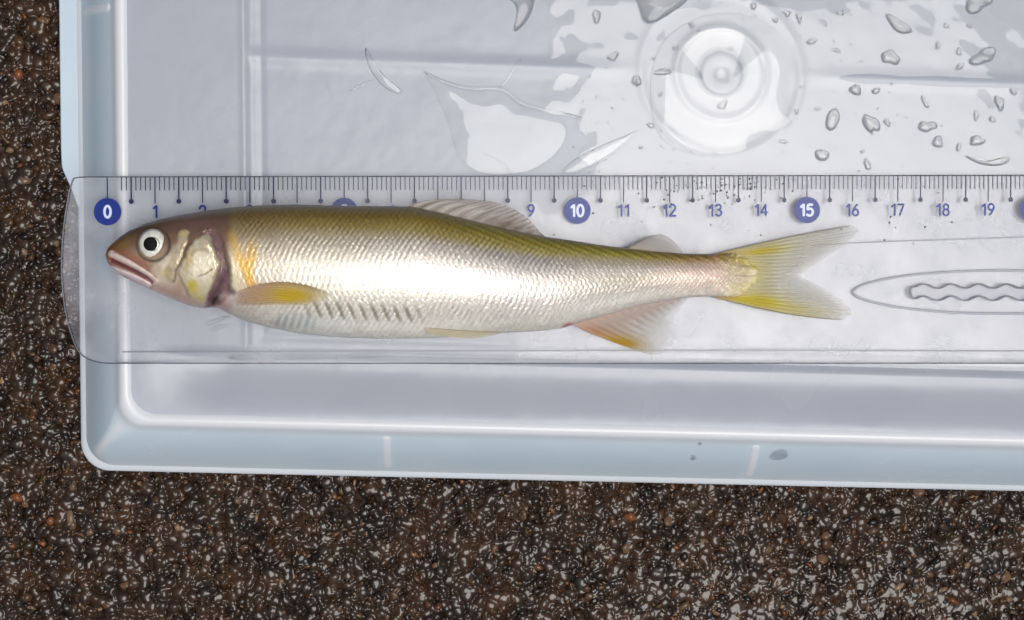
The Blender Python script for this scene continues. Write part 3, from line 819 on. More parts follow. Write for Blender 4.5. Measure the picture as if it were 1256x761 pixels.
RGB = np.clip(RGB, 0.004, 0.9)

Z = np.where(front, zc + Zup + relief * upw, np.maximum(zc - Zup, ZT - 0.004))
Xe = X + sstep(893, 926, X) * (15 * (fbm(Y / 5.0, X * 0 + 2.5, 131, 2) - .62))           # ragged end of the scaled tail stalk
glint = sstep(.52, .70, fbm(X / 3.2, Y / 2.6, 133)) * sstep(868, 905, X) * np.where(front, 1, 0)  # pale sparkling highlights painted on the tail stalk
RGB = RGB * (1 - .6 * glint[..., None]) + C(250, 232, 190) * .6 * glint[..., None]
pink_glint = sstep(.52, .70, fbm(X / 4.2, Y / 3.2, 135)) * sstep(830, 890, X) * (1 - sstep(910, 925, X)) * np.where(front, 1, 0)  # pinkish highlights painted in around them
RGB = RGB * (1 - .4 * pink_glint[..., None]) + C(190, 140, 130) * .4 * pink_glint[..., None]
P = unproj(Xe, Y, Z)
cols = np.concatenate([np.clip(RGB, 0.004, .9), MET[..., None]], -1)
n, m = X.shape
verts = P.reshape(-1, 3); cl = cols.reshape(-1, 4)
faces = grid_faces(n, m, True)
body = link('body', mesh_np('body', verts, faces, True, cl), M_SKIN); keep_world(body, fish)
bm = bmesh.new(); bm.from_mesh(body.data)
bm.verts.ensure_lookup_table()
for r0 in (0, (n - 1) * m):
    ring_ = [bm.verts[r0 + k] for k in range(m)]
    try: bm.faces.new(ring_ if r0 == 0 else ring_[::-1])
    except ValueError: pass
bmesh.ops.recalc_face_normals(bm, faces=bm.faces[:])
bm.to_mesh(body.data); bm.free()

# eye
def dome(name, cx, cy, r_px, z0, h, mat, parent, rings=14, seg=48, colfn=None, power=0.5, ex=1.0):
    V = [unproj(cx, cy, z0 + h)]; cc = []
    if colfn: cc.append(colfn(0.0, 0.0))
    for i in range(1, rings + 1):
        q = i / rings
        for k in range(seg):
            a = k * 2 * math.pi / seg
            V.append(unproj(cx + r_px * ex * q * math.cos(a), cy + r_px * q * math.sin(a), z0 + h * (1 - q * q) ** power))
            if colfn: cc.append(colfn(q, a))
    F = []
    for k in range(seg): F.append((0, 1 + (k + 1) % seg, 1 + k, 1 + k))
    for i in range(rings - 1):
        for k in range(seg):
            a = 1 + i * seg + k; b = 1 + i * seg + (k + 1) % seg
            F.append((a, b, b + seg, a + seg))
    me = bpy.data.meshes.new(name)
    FF = [(f[0], f[2], f[1]) if f[2] == f[3] else f[::-1] for f in F]
    me.from_pydata([tuple(np.array(v) * U) for v in V], [], FF); me.update()
    for p in me.polygons: p.use_smooth = True
    if colfn:
        at = me.color_attributes.new('tint', 'FLOAT_COLOR', 'POINT'); at.data.foreach_set('color', np.array(cc, np.float32).ravel())
    o = link(name, me, mat)
    if parent is not None:
        if parent.type == 'EMPTY': keep_world(o, parent)
        else: o.parent = parent
    return o
ez = float(body_z(187, 300)) - 0.09
def eye_col(q, a):
    c = C(236, 236, 224)
    f = 0.5 + 0.5 * math.sin(a * 3 + 1) * math.sin(a * 7)
    c = c * (0.85 + 0.2 * f)
    if q > 0.9: c = c * 0.45 + C(80, 60, 44) * 0.4
    if 0.40 < q < 0.50: c = C(70, 66, 40)
    if q > 0.6 and -2.4 < a - 2 * math.pi * (a > math.pi) < -0.4: c = c * 0.92
    return (*c, 0.25)
eye = dome('eye', 187.5, 299.5, 18.6, ez, 0.15, M_SKIN, fish, colfn=eye_col, power=0.6, ex=0.97)
pupil = dome('pupil', 184.6, 299.5, 8.6, ez + 0.147, 0.012, M_PUPIL, eye, 8, 32, power=0.6)

def fin(name, base, mid, edge_, zfun, colfn, nu=160, nvv=60, rays=18, ridge=0.006, ragged=2.0, thick=0.010, seed=1, bend=None):
    u = np.linspace(0, 1, nu); v = np.linspace(0, 1, nvv)
    B = resample(catmull(base, 10), u); E = resample(catmull(edge_, 10), u); Mi = resample(catmull(mid, 10), u)
    Vv = v[None, :, None]
    K = 2 * Mi - (B + E) / 2                                    # quadratic through the middle line
    Pp = B[:, None] * (1 - Vv) ** 2 + 2 * K[:, None] * Vv * (1 - Vv) + E[:, None] * Vv ** 2
    uu, vv = np.meshgrid(u, v, indexing='ij')
    rag = ragged * (fbm(uu * rays * 2.2, uu * 0 + 3.3, seed) - 0.4) * vv ** 6
    dirn = (E - B)[:, None] / (np.linalg.norm(E - B, axis=1)[:, None, None] + 1e-6)
    Pp = Pp + dirn * rag[..., None]
    # the rays fork towards the edge
    split = sstep(0.35, 0.8, vv)
    ray = np.cos(uu * rays * 2 * math.pi) * (1 - split) + np.cos(uu * rays * 4 * math.pi) * split
    zz = zfun(Pp[..., 0], Pp[..., 1], uu, vv) + ridge * ray
    rgb, al = colfn(Pp[..., 0], Pp[..., 1], uu, vv, ray)
    colr = np.concatenate([np.clip(rgb, 0, 0.9), np.clip(al, 0, 1)[..., None]], -1)
    top = unproj(Pp[..., 0], Pp[..., 1], zz).reshape(-1, 3); botm = unproj(Pp[..., 0], Pp[..., 1], zz - thick).reshape(-1, 3)
    f = grid_faces(nu, nvv); N = nu * nvv
    idx = np.arange(N).reshape(nu, nvv)
    loop = np.r_[idx[:-1, 0], idx[-1, :-1], idx[:0:-1, -1], idx[0, :0:-1]]
    side = np.stack([loop, np.roll(loop, -1), np.roll(loop, -1) + N, loop + N], -1)
    fc = np.concatenate([f[:, ::-1], f + N, side])
    o = link(name, mesh_np(name, np.concatenate([top, botm]), fc, True, np.concatenate([colr.reshape(-1, 4)] * 2)), M_FIN)
    me = o.data; b2 = bmesh.new(); b2.from_mesh(me); bmesh.ops.recalc_face_normals(b2, faces=b2.faces[:]); b2.to_mesh(me); b2.free()
    return keep_world(o, fish)
def mixc(a, b, w): return a * (1 - w[..., None]) + b * w[..., None]
def zcx(x): return prof(x)[3]

def cf_tail(x, y, u, v, ray):
    rgb = mixc(C(226, 218, 170) + 0 * x[..., None], C(232, 230, 216), sstep(.3, .8, v))
    yl = np.exp(-((u - 0.15) / 0.07) ** 2) * np.exp(-((v - 0.32) / 0.22) ** 2) + np.exp(-((u - 0.40) / 0.10) ** 2) * np.exp(-(v / 0.22) ** 2) * .7
    yl = yl + 1.3 * np.exp(-((u - 0.86) / 0.10) ** 2) * np.exp(-((v - 0.28) / 0.26) ** 2) + .5 * sstep(.78, .95, u) * np.exp(-((v - .6) / .3) ** 2)
    rgb = mixc(rgb, C(214, 198, 36), np.clip(yl, 0, 1) * .9)
    dk = sstep(.25, .9, ray * .5 + .5) * (0.5 + fbm(u * 60, v * 3, 71)) * sstep(.12, .4, v) * (1 - .55 * sstep(.6, .95, u))
    rgb = mixc(rgb, C(140, 126, 86), np.clip(dk, 0, 1) * .42)
    edge_d = np.clip(np.exp(-(u / 0.018) ** 2) + np.exp(-((1 - u) / 0.014) ** 2), 0, 1)
    rgb = mixc(rgb, C(96, 88, 66), edge_d * .7)
    rgb = mixc(rgb, C(212, 176, 120), np.exp(-(v / .10) ** 2) * .8)
    al = np.interp(v, [0, .15, .5, .85, 1], [1, .8, .50, .36, .18]) * (0.85 + .3 * ray * .5) + .35 * np.clip(yl, 0, 1) + .3 * edge_d
    al = al * (1 - 0.25 * np.exp(-((u - .62) / .12) ** 2) * sstep(.3, .6, v))
    return rgb, al
fin('tail_fin', [(876, 312.2), (896, 313), (912, 322), (916, 337), (911, 351), (896, 363), (874, 364.2)],
    [(963, 291.5), (962, 300), (957, 316), (952, 335), (954, 352), (955, 370), (958, 384)],
    [(1040, 276.8), (1052, 284), (1030, 304), (1000, 324), (982, 338), (1002, 350), (1028, 366), (1043, 384), (1030, 393)],
    lambda x, y, u, v: np.interp(x, [880, 925, 1000, 1050], [0.56, 0.52, 0.40, 0.33]), cf_tail, nu=320, nvv=120, rays=20, ridge=0.008, ragged=7, seed=5)

def cf_dorsal(x, y, u, v, ray):
    rgb = mixc(C(196, 186, 178) + 0 * x[..., None], C(210, 204, 198), v)
    dk = sstep(.1, .9, ray * .5 + .5) * fbm(u * 18, v * 3, 81)
    rgb = mixc(rgb, C(104, 84, 66), np.clip(dk * 1.2, 0, 1) * .7)
    rgb = mixc(rgb, C(86, 66, 50), np.clip(np.exp(-(v / .06) ** 2) + sstep(.93, 1, u) + np.exp(-(u / .02) ** 2) * .6, 0, 1) * .8)
    rgb = mixc(rgb, C(120, 84, 50), np.exp(-((u - .68) / .14) ** 2) * np.exp(-((v - .35) / .3) ** 2) * .45)
    al = np.interp(v, [0, .5, 1], [.95, .80, .50]) * (.9 + .15 * ray)
    return rgb, al
fin('dorsal_fin', [(499, 254.5), (508, 256), (522, 259), (548, 265), (590, 275.5), (640, 286.5), (664, 291.5)],
    [(524, 246.2), (548, 249), (575, 255.5), (600, 263.5), (625, 274), (652, 284.5), (666, 291)],
    [(560, 244), (600, 247), (626, 254.5), (644, 266), (655, 277), (662, 285), (669, 291.5)],
    lambda x, y, u, v: zcx(x) + 0.06 - 0.10 * v + 0.05 * np.sin(u * 6) * v, cf_dorsal, rays=10, ridge=0.008, ragged=3, seed=8)

def cf_adi(x, y, u, v, ray):
    rgb = mixc(C(168, 160, 150) + 0 * x[..., None], C(178, 176, 176), v)
    e = np.clip(np.exp(-(u / .05) ** 2) * .8 + np.exp(-((v - 1) / .05) ** 2) * .5 * sstep(.6, .2, u) + np.exp(-(v / .12) ** 2) * .7, 0, 1)
    rgb = mixc(rgb, C(110, 84, 50), e)
    return rgb, np.interp(v, [0, .3, 1], [.9, .62, .45]) + .3 * e
fin('adipose_fin', [(767, 305.5), (790, 308.5), (815, 311), (836, 312.5)], [(783, 297), (802, 297.5), (822, 302), (837, 311.5)],
    [(798, 289.5), (811, 288), (826, 296), (838, 311)], lambda x, y, u, v: zcx(x) + 0.03 + 0.05 * v * (1 - u), cf_adi, nu=70, nvv=40, rays=1, ridge=0, ragged=0, seed=4)

def cf_anal(x, y, u, v, ray):
    rgb = mixc(C(222, 200, 184) + 0 * x[..., None], C(228, 226, 216), sstep(.2, .7, v))
    yl = np.exp(-((u - .06) / .19) ** 2) * np.exp(-((v - .62) / .24) ** 2)
    og = np.exp(-((u - .04) / .12) ** 2) * np.exp(-((v - .3) / .22) ** 2)
    rgb = mixc(rgb, C(214, 150, 96), np.clip(og, 0, 1) * .7); rgb = mixc(rgb, C(196, 160, 20), np.clip(yl * 1.1, 0, 1))
    dk = sstep(.2, .9, ray * .5 + .5) * sstep(.05, .3, v) * (1 - sstep(.5, .9, v))
    rgb = mixc(rgb, C(160, 132, 100), dk * .45)
    al = np.interp(v, [0, .2, .6, 1], [.70, .48, .30, .06]) + .05 * ray * (1 - v) + .6 * np.clip(yl + og * .5, 0, 1)
    return rgb, al * np.interp(u, [0, .5, .85, 1], [1, .9, .7, .6])
fin('anal_fin', [(702, 398), (725, 391.5), (755, 383), (795, 372.5), (842, 364)],
    [(744, 417), (765, 412), (790, 399), (812, 385), (842, 366)],
    [(800, 436.5), (816, 431), (828, 416), (829, 402), (826, 390), (843, 368)],
    lambda x, y, u, v: np.maximum(zcx(x) * (1 - v) + (ZT + 0.05) * v, ZT + 0.03) - 0.05 * (1 - v), cf_anal, rays=13, ridge=0.004, ragged=5, seed=9)

def cf_pec(x, y, u, v, ray):
    rgb = mixc(C(214, 184, 160) + 0 * x[..., None], C(226, 214, 180), sstep(.3, .95, v))
    yl = np.exp(-((v - .62) / .28) ** 2) * np.exp(-((u - .55) / .42) ** 2)
    rgb = mixc(rgb, C(222, 194, 40), np.clip(yl * 1.2, 0, 1))
    rgb = mixc(rgb, C(150, 130, 60), np.exp(-(u / .12) ** 2) * sstep(.15, .5, v) * .6)
    rgb = mixc(rgb, C(150, 130, 60), sstep(.2, .9, ray * .5 + .5) * .22)
    return rgb, np.interp(v, [0, .1, .3, .75, 1], [.0, .4, .75, .75, .05]) * (.95 + .1 * ray) * (1 - .6 * sstep(.75, 1, u))
fin('pectoral_fin', [(288, 359), (286, 367), (289, 376)], [(346, 346.5), (346, 361), (342, 374)], [(406, 360.5), (404, 365), (392, 371), (378, 375)],
    lambda x, y, u, v: body_z(x, y) + 0.03 + 0.03 * np.sin(v * 3.1), cf_pec, nu=80, nvv=110, rays=9, ridge=0.006, ragged=2, seed=12)

def cf_pel(x, y, u, v, ray):
    rgb = mixc(C(232, 226, 208) + 0 * x[..., None], C(230, 222, 186), v)
    rgb = mixc(rgb, C(140, 128, 92), sstep(.3, .9, ray * .5 + .5) * .35 + np.exp(-(u / .08) ** 2) * .4)
    return rgb, np.interp(v, [0, .4, 1], [.95, .8, .35]) * (.95 + .1 * ray)
fin('pelvic_fin', [(522, 401.5), (521, 405), (525, 409.5)], [(565, 405.5), (566, 410), (560, 414.5)], [(616, 407.5), (606, 411), (588, 414.5)],
    lambda x, y, u, v: body_z(x, 404 + 0 * y) + 0.03 - 0.012 * np.maximum(y - 404, 0), cf_pel, nu=60, nvv=90, rays=6, ridge=0.006, ragged=1, seed=14)

# ------------------------------------------------------------------ water on the container
def surf_z(P):
    """height of the container's top surface under world points (cm)"""
    P = np.atleast_2d(P); q = np.linalg.solve(A, (P[:, :2] - BL[:2]).T); u, v = q
    iu = np.clip(np.searchsorted(us, u) - 1, 0, len(us) - 2); iv = np.clip(np.searchsorted(vs, v) - 1, 0, len(vs) - 2)
    fu = np.clip((u - us[iu]) / (us[iu + 1] - us[iu]), 0, 1); fv = np.clip((v - vs[iv]) / (vs[iv + 1] - vs[iv]), 0, 1)
    z = (hz[iu, iv] * (1 - fu) + hz[iu + 1, iv] * fu) * (1 - fv) + (hz[iu, iv + 1] * (1 - fu) + hz[iu + 1, iv + 1] * fu) * fv
    tt = np.clip((-v - 0.18) / (WV - fw - 0.18), 0, 1)
    zw = -0.16 + (ZW + 0.16) * tt + 0.10 * np.sin(np.pi * tt)
    return np.where(v < -0.1, zw, z)

def water_blob(name, outline_px, height, label, group, cat='water drop', z_guess=-0.05, power=0.5, flat=None, rings=9, mat=None, lift=0.0):
    L = unproj(*np.asarray(outline_px, float).T, z_guess)[:, :2]; L = ccw(L); c = L.mean(0); n = len(L)
    V = []
    for i in range(rings + 1):
        q = 1 - i / rings if flat is None else (1 - flat * (i / (rings - 1)) if i < rings else 0.0)
        pts = c + (L - c) * q
        e = (1 - q * q) ** power if flat is None else math.sin(min(1.0, i / (rings - 1)) * math.pi / 2) ** 0.9
        z = surf_z(pts) + lift + height * e + (-0.004 if i == 0 else 0)
        if i == rings: pts = pts[:1]; z = z[:1]
        V.append(np.c_[pts, z])
    low = np.c_[L, surf_z(L) - 0.03]
    Vv = np.concatenate(V + [low]); F = []
    for i in range(rings - 1):
        for k in range(n): a = i * n + k; b = i * n + (k + 1) % n; F.append((a, b, b + n, a + n))
    tip = rings * n
    for k in range(n): a = (rings - 1) * n + k; b = (rings - 1) * n + (k + 1) % n; F.append((a, b, tip))
    s = tip + 1
    for k in range(n): F.append((s + k, s + (k + 1) % n, (k + 1) % n, k))
    F.append(tuple(s + k for k in range(n))[::-1])
    me = bpy.data.meshes.new(name); me.from_pydata([tuple(v * U) for v in Vv], [], F); me.update()
    for p in me.polygons: p.use_smooth = len(p.vertices) < 5
    o = link(name, me, mat or M_WATER); return tag(o, label, cat, group)

def drop_outline(cx, cy, w, h, ang, n=28, rough=0.16):
    a = np.linspace(0, 2 * math.pi, n, endpoint=False)
    r = 1 + rough * (rng.uniform(-1, 1) * np.cos(2 * a + rng.uniform(0, 6)) + 0.8 * rng.uniform(-1, 1) * np.cos(3 * a + rng.uniform(0, 6)) + 0.4 * rng.uniform(-1, 1) * np.cos(5 * a + rng.uniform(0, 6)))
    x = r * np.cos(a) * w / 2; y = r * np.sin(a) * h / 2; t = math.radians(ang)
    return np.stack([cx + x * math.cos(t) - y * math.sin(t), cy + x * math.sin(t) + y * math.cos(t)], -1)

DROPS = [(731.7, 20.7, 10, 18, 5), (751.8, 69.6, 14, 10, 0), (780.5, 99.7, 11, 15, 0), (813, 88.6, 21, 9, -5), (828, 59.5, 6, 7, 0), (800.6, 72, 5, 5, 0), (810, 116, 6, 5, 0), (798, 154, 9, 7, 30), (786, 181, 5, 5, 0),
 (848, 31, 8, 8, 0), (924, 8, 8, 9, 0), (965.4, 16.7, 10, 8, 0), (980, 21.7, 8, 13, 0), (951, 25, 7, 7, 0), (1030.6, 16.7, 12, 5, 0), (995.5, 51, 14, 7, 0), (1025.6, 62, 9, 6, 0), (1102, 31, 36, 15, 35), (1092, 71, 23, 18, 20), (1199, 5, 30, 22, 0), (1206, 70, 30, 20, -20),
 (1160, 32, 6, 7, 0), (1189.5, 32, 7, 6, 0), (1176, 63.5, 7, 10, 0), (1150, 56, 6, 10, 0), (1177, 82, 12, 7, -30), (1049, 111, 14, 14, 0), (1074, 112, 9, 9, 0), (1021, 147, 18, 26, 12), (1068, 152, 16, 28, -30), (1088, 150.5, 8, 9, 0), (1134.6, 126, 7, 14, -30), (1137, 155.5, 20, 15, 0), (1150, 174.6, 16, 12, 0), (1198, 173, 18, 13, 0),
 (1225.6, 127, 11, 20, -15), (1197, 142, 6, 13, 10), (1217, 147, 10, 7, 30), (1243, 113, 9, 8, 0), (1008, 190.6, 21, 12, 5), (961, 174, 12, 5, 0), (1058, 186, 5, 5, 0), (1063.6, 202, 8, 14, -10), (886, 129, 15, 9, -35), (976.6, 137, 6, 6, 0), (1175.6, 180.6, 6, 11, 10), (896, 59.5, 7, 7, 0), (1003, 134, 7, 5, 0)]
seen = {}
for cx, cy, w_, h_, an in DROPS:
    big = max(w_, h_); asp = big / min(w_, h_)
    size = 'tiny' if big < 7.5 else 'small' if big < 11.5 else 'medium' if big < 19 else 'large'
    form = 'round' if asp < 1.25 else 'oval' if asp < 1.7 else 'elongated'
    dx_ = unproj(cx, cy, 0) - RO; k_ = round(float(np.dot(dx_, rx)) / CM * 5) / 5; v_d = box_local(unproj(cx, cy, 0))[1]
    where_ = 'on the moulded circle' if math.hypot(cx - 885, cy - 90) < 75 else 'on the rib' if abs(v_d - gv) < 0.2 else 'between rib and ruler' if v_d < gv else 'beyond the rib'
    words = ['eight', 'nine', 'ten', 'eleven', 'twelve', 'thirteen', 'fourteen', 'fifteen', 'sixteen', 'seventeen', 'eighteen', 'nineteen', 'twenty', 'twenty one']
    wk = words[int(round(k_)) - 8]; off = k_ - round(k_); side_ = 'straight above' if abs(off) < .15 else 'just past' if off > 0 else 'just before'
    lab = f'{size} {form} water drop {where_}, {side_} ruler numeral {wk}'
    water_blob('water_drop', drop_outline(cx, cy, w_, h_, an, rough=0.24), min(0.05, 0.0036 * min(w_, h_)), lab, 'water drops on the container base', power=0.34, lift=0.02 if cx > 720 else 0.0)
for cx, cy, w_, h_ in [(951, 556, 22, 16), (848, 560, 7, 8), (853, 541, 5, 5)]:
    water_blob('water_drop', drop_outline(cx, cy, w_, h_, -10, rough=0.08), 0.022,
               'round clear water drop on the container side wall beside a rib' if w_ > 10 else 'tiny clear water drop on the container side wall',
               None if w_ > 10 else 'tiny drops on the side wall', z_guess=-0.8, power=0.3)
water_blob('water_streak', catmull([(1182, 191), (1196, 196), (1212, 199), (1226, 195), (1238, 192), (1238, 199), (1226, 204), (1206, 203), (1190, 197)], 4, True), 0.035, 'long curved water streak just above the ruler near the numeral 19', None, 'water streak')
water_blob('water_streak', catmull([(448, 58), (455, 68), (464, 84), (478, 100), (494, 112), (488, 116), (472, 108), (458, 92), (449, 74)], 4, True), 0.03, 'bright slanting water streak crossing the container rib', None, 'water streak', mat=M_FILM)
water_blob('water_streak', catmull([(612, -12), (626, -2), (634, 14), (630, 38), (640, 34), (652, 16), (656, -4), (650, -16)], 4, True), 0.06, 'curled water streak reaching off the wet container base', None, 'water streak')
water_blob('water_drop', catmull([(780, -12), (783, 12), (789, 28), (801, 29), (818, 20), (838, 6), (846, -8), (815, -18)], 4, True), 0.07, 'largest water drop with a pointed side near the moulded circle', None)
water_blob('puddle', catmull([(520, 88), (545, 101), (575, 109), (615, 110), (640, 127), (675, 137), (694, 150), (697, 168), (684, 190), (662, 206), (640, 214), (600, 216), (570, 205), (556, 180), (548, 150), (534, 118)], 5, True), 0.03, 'shallow puddle with a curved bright edge touching the ruler edge', None, 'puddle', flat=0.5, rings=12, mat=M_FILM)
def ribbon(pts, wid, n=6):
    c = catmull(pts, n); t_ = np.gradient(c, axis=0); t_ /= np.linalg.norm(t_, axis=1)[:, None]; nn = np.stack([-t_[:, 1], t_[:, 0]], -1)
    w_ = wid * np.sin(np.linspace(0.12, math.pi - 0.12, len(c)))[:, None] ** .5
    return c, nn, w_
def water_ridge(pts, wid, height, label):
    c, nn, w_ = ribbon(pts, wid); V = []; K = 9
    for k in np.linspace(-1, 1, K):
        q = c + nn * w_ * k / 2; P_ = unproj(q[:, 0], q[:, 1], -0.04); P_[:, 2] = surf_z(P_) - 0.004 + height * math.cos(k * math.pi / 2) ** .8; V.append(P_)
    o = link('water_streak', mesh_np('water_streak', np.concatenate(V), grid_faces(K, len(c))), M_FILM)
    return tag(o, label, 'water streak')
water_ridge([(520, 88), (545, 101), (575, 109), (615, 110), (640, 127), (675, 137), (694, 141), (715, 146)], 8, 0.03, 'wavy bright water streak along the far edge of the puddle')
water_ridge([(590, 188), (606, 196), (618, 204), (626, 213)], 6, 0.03, 'short bright water streak inside the puddle next to the ruler')
water_ridge([(612, 108), (622, 98), (632, 82), (640, 72)], 5, 0.02, 'thin water streak branching from the puddle edge to the rib')
water_ridge([(428, 112), (445, 104), (458, 98)], 4, 0.02, 'faint short water streak near the slanting streak')
# thin rippled sheet of water over the sunken field
fu_ = np.arange(RU - 0.1, 20.5, 0.05); fv_ = np.arange(RV, 10.4, 0.05)
FU, FV = np.meshgrid(fu_, fv_, indexing='ij')
shore = sstep(7.6, 9.6, FU + 2.2 * (fbm(FU / 1.4, FV / 1.4, 301) - .5) * 2)
lev = -0.034 - 0.07 * (1 - shore) + 0.030 * (fbm(FU / 1.6, FV / 1.3, 303, 2) - .5) * shore + 0.004 * (fbm(FU / .35, FV / .35, 307, 2) - .5)
film = link('water_film', mesh_np('water_film', box_world(FU.ravel(), FV.ravel(), 0) + np.c_[np.zeros((FU.size, 2)), lev.ravel()], grid_faces(len(fu_), len(fv_))), M_FILM)
tag(film, 'thin rippled sheet of water lying in the sunken container base', 'water', kind='stuff')
water_blob('puddle', catmull([(797, 120), (801, 152), (816, 176), (848, 190), (888, 193), (914, 186), (930, 170), (952, 163), (974, 148), (968, 112), (974, 70), (950, 34), (905, 16), (860, 20), (818, 44), (800, 80)], 5, True), 0.055, 'round shallow puddle over the moulded circle of the container base', None, 'puddle', flat=0.26, rings=12, mat=M_FILM)
water_blob('puddle', catmull([(688, 212), (704, 196), (726, 184), (752, 172), (768, 166), (786, 158), (770, 176), (752, 190), (728, 204), (705, 214)], 4, True), 0.035, 'narrow slanting puddle between the ruler edge and the round puddle', None, 'puddle', flat=0.5, rings=8, mat=M_FILM)
water_blob('water_streak', catmull([(250, 397), (262, 392), (276, 388), (284, 388), (272, 393), (258, 399)], 4, True), 0.035, 'short water streak under the ruler below the gill', None, 'water streak', mat=M_FILM)
water_blob('water_streak', catmull([(258, 404), (268, 399), (280, 398), (283, 400), (272, 403), (262, 406)], 4, True), 0.03, 'thin water streak under the ruler below the gill', None, 'water streak', mat=M_FILM)
water_blob('water_streak', catmull([(280, 437), (330, 434), (400, 436), (470, 433), (540, 435), (620, 437), (690, 439), (690, 441), (600, 441), (500, 438), (400, 441), (330, 442), (284, 442)], 3, True), 0.04, 'long thin water streak under the lower edge of the ruler', None, 'water streak', mat=M_FILM)

def dome_cloud(name, centers, radii, hs, mat, label, cat, rings=3, seg=8):
    """many tiny droplets or grains too small to pick apart"""
    V = []; F = []
    for (x, y, z), r, h in zip(centers, radii, hs):
        s = len(V)
        ph = rng.uniform(0, 6); e = rng.uniform(0.7, 1.3)
        for i in range(rings):
            q = 1 - i / rings
            for k in range(seg):
                a = k * 2 * math.pi / seg
                V.append((x + r * e * q * math.cos(a + ph), y + r / e * q * math.sin(a + ph), z - (0.01 if i == 0 else 0) + h * (1 - q * q) ** .5))
        V.append((x, y, z + h))
        for i in range(rings - 1):
            for k in range(seg):
                a = s + i * seg + k; b = s + i * seg + (k + 1) % seg; F.append((a, b, b + seg, a + seg))
        for k in range(seg): a = s + (rings - 1) * seg + k; b = s + (rings - 1) * seg + (k + 1) % seg; F.append((a, b, s + rings * seg))
        F.append(tuple(s + k for k in range(seg))[::-1])
    me = bpy.data.meshes.new(name); me.from_pydata([tuple(np.array(v) * U) for v in V], [], F); me.update()
    for p in me.polygons: p.use_smooth = True
    return tag(link(name, me, mat), label, cat, kind='stuff')
qx_ = rng.uniform(700, 1256, 420); qy_ = rng.uniform(-30, 212, 420)
keep = fbm(qx_ / 45, qy_ / 45, 91) > 0.46
pc = unproj(qx_[keep], qy_[keep], -0.05); pc[:, 2] = surf_z(pc)
rad = rng.uniform(0.012, 0.035, len(pc))
dome_cloud('droplet_spray', pc, rad, rad * 0.7, M_WATER, 'fine spray of tiny water droplets over the wet container base', 'water')
gx_ = np.r_[rng.normal(875, 45, 90), rng.uniform(640, 1240, 40)]; gy_ = np.r_[218 + np.abs(rng.normal(0, 18, 90)), rng.uniform(220, 300, 40)]
pg = unproj(gx_, gy_, ZT); rad = rng.uniform(0.008, 0.026, len(pg))
dome_cloud('sand_grains', pg, rad, rad, M_GRAIN, 'scattered dark sand grains on the ruler near the numerals 12 to 14', 'sand', 2, 6)

# ------------------------------------------------------------------ gravel of the asphalt
def ico(sub):
    b = bmesh.new(); bmesh.ops.create_icosphere(b, subdivisions=sub, radius=1.0)
    b.verts.ensure_lookup_table()
    v = np.array([x.co[:] for x in b.verts]); f = np.array([[q.index for q in p.verts] for p in b.faces]); b.free(); return v, f
IV, IF = ico(2)
def stone_shape():
    d = 1 + 0.0 * IV[:, 0]
    for _ in range(5):
        n_ = rng.normal(size=3); n_ /= np.linalg.norm(n_); d = d + rng.uniform(-.16, .16) * np.sin(2.2 * (IV @ n_) + rng.uniform(0, 6))
    v = IV * d[:, None]
    for _ in range(7):                                             # chipped faces
        n_ = rng.normal(size=3); n_ /= np.linalg.norm(n_); k = rng.uniform(.5, .8)
        over = np.maximum(v @ n_ - k, 0); v = v - over[:, None] * n_ * 0.85
    return v
SHAPES = [stone_shape() for _ in range(24)]
def stone_color(n_):
    base = np.array([srgb(66, 46, 30), srgb(50, 34, 22), srgb(96, 72, 52), srgb(120, 98, 78), srgb(40, 28, 20), srgb(140, 90, 52), srgb(78, 66, 40), srgb(150, 132, 112)])
    k = rng.choice(len(base), n_, p=[.22, .20, .18, .13, .12, .03, .05, .07])
    return base[k] * rng.uniform(.15, .75, (n_, 1)) * np.array([1.0, .86, .72])
def place_stones(px, py, r, colr, zoff):
    c = unproj(px, py, Z_GROUND); n_ = len(c)
    V = np.empty((n_, len(IV), 3)); sh = rng.integers(0, len(SHAPES), n_)
    an = rng.uniform(0, 2 * math.pi, n_); el = rng.uniform(.65, 1.5, n_); fl = rng.uniform(.4, .8, n_)
    for k in range(n_):
        v = SHAPES[sh[k]] * np.array([el[k], 1 / el[k], fl[k]]) * r[k]
        ca, sa = math.cos(an[k]), math.sin(an[k])
        V[k, :, 0] = c[k, 0] + v[:, 0] * ca - v[:, 1] * sa; V[k, :, 1] = c[k, 1] + v[:, 0] * sa + v[:, 1] * ca; V[k, :, 2] = c[k, 2] + zoff[k] + v[:, 2]
    F = (IF[None] + (np.arange(n_) * len(IV))[:, None, None]).reshape(-1, 3)
    tint = np.repeat(np.c_[colr, np.ones(n_)], len(IV), 0)
    return V.reshape(-1, 3), F, tint
def outside_box(px, py):
    w_ = unproj(px, py, Z_GROUND); q = np.linalg.solve(A, (w_[:, :2] - BL[:2]).T)
    return (q[0] < -WU - 0.02) | (q[1] < -WV - 0.02)
NS = 13000
spx = np.r_[rng.uniform(-130, 130, NS // 3), rng.uniform(-130, 1400, NS - NS // 3)]
spy = np.r_[rng.uniform(-120, 600, NS // 3), rng.uniform(560, 880, NS - NS // 3)]
ok_ = outside_box(spx, spy); spx, spy = spx[ok_], spy[ok_]
rs = np.exp(rng.normal(math.log(0.055), 0.42, len(spx))).clip(0.03, 0.16)
v_, f_, t_ = place_stones(spx, spy, rs, stone_color(len(spx)), -0.05 - rs * rng.uniform(.0, .7, len(spx)))
gravel = link('gravel', mesh_np('gravel', v_, f_, True, t_), M_STONE)
tag(gravel, 'fine wet brown gravel set into the asphalt', 'gravel', kind='stuff')
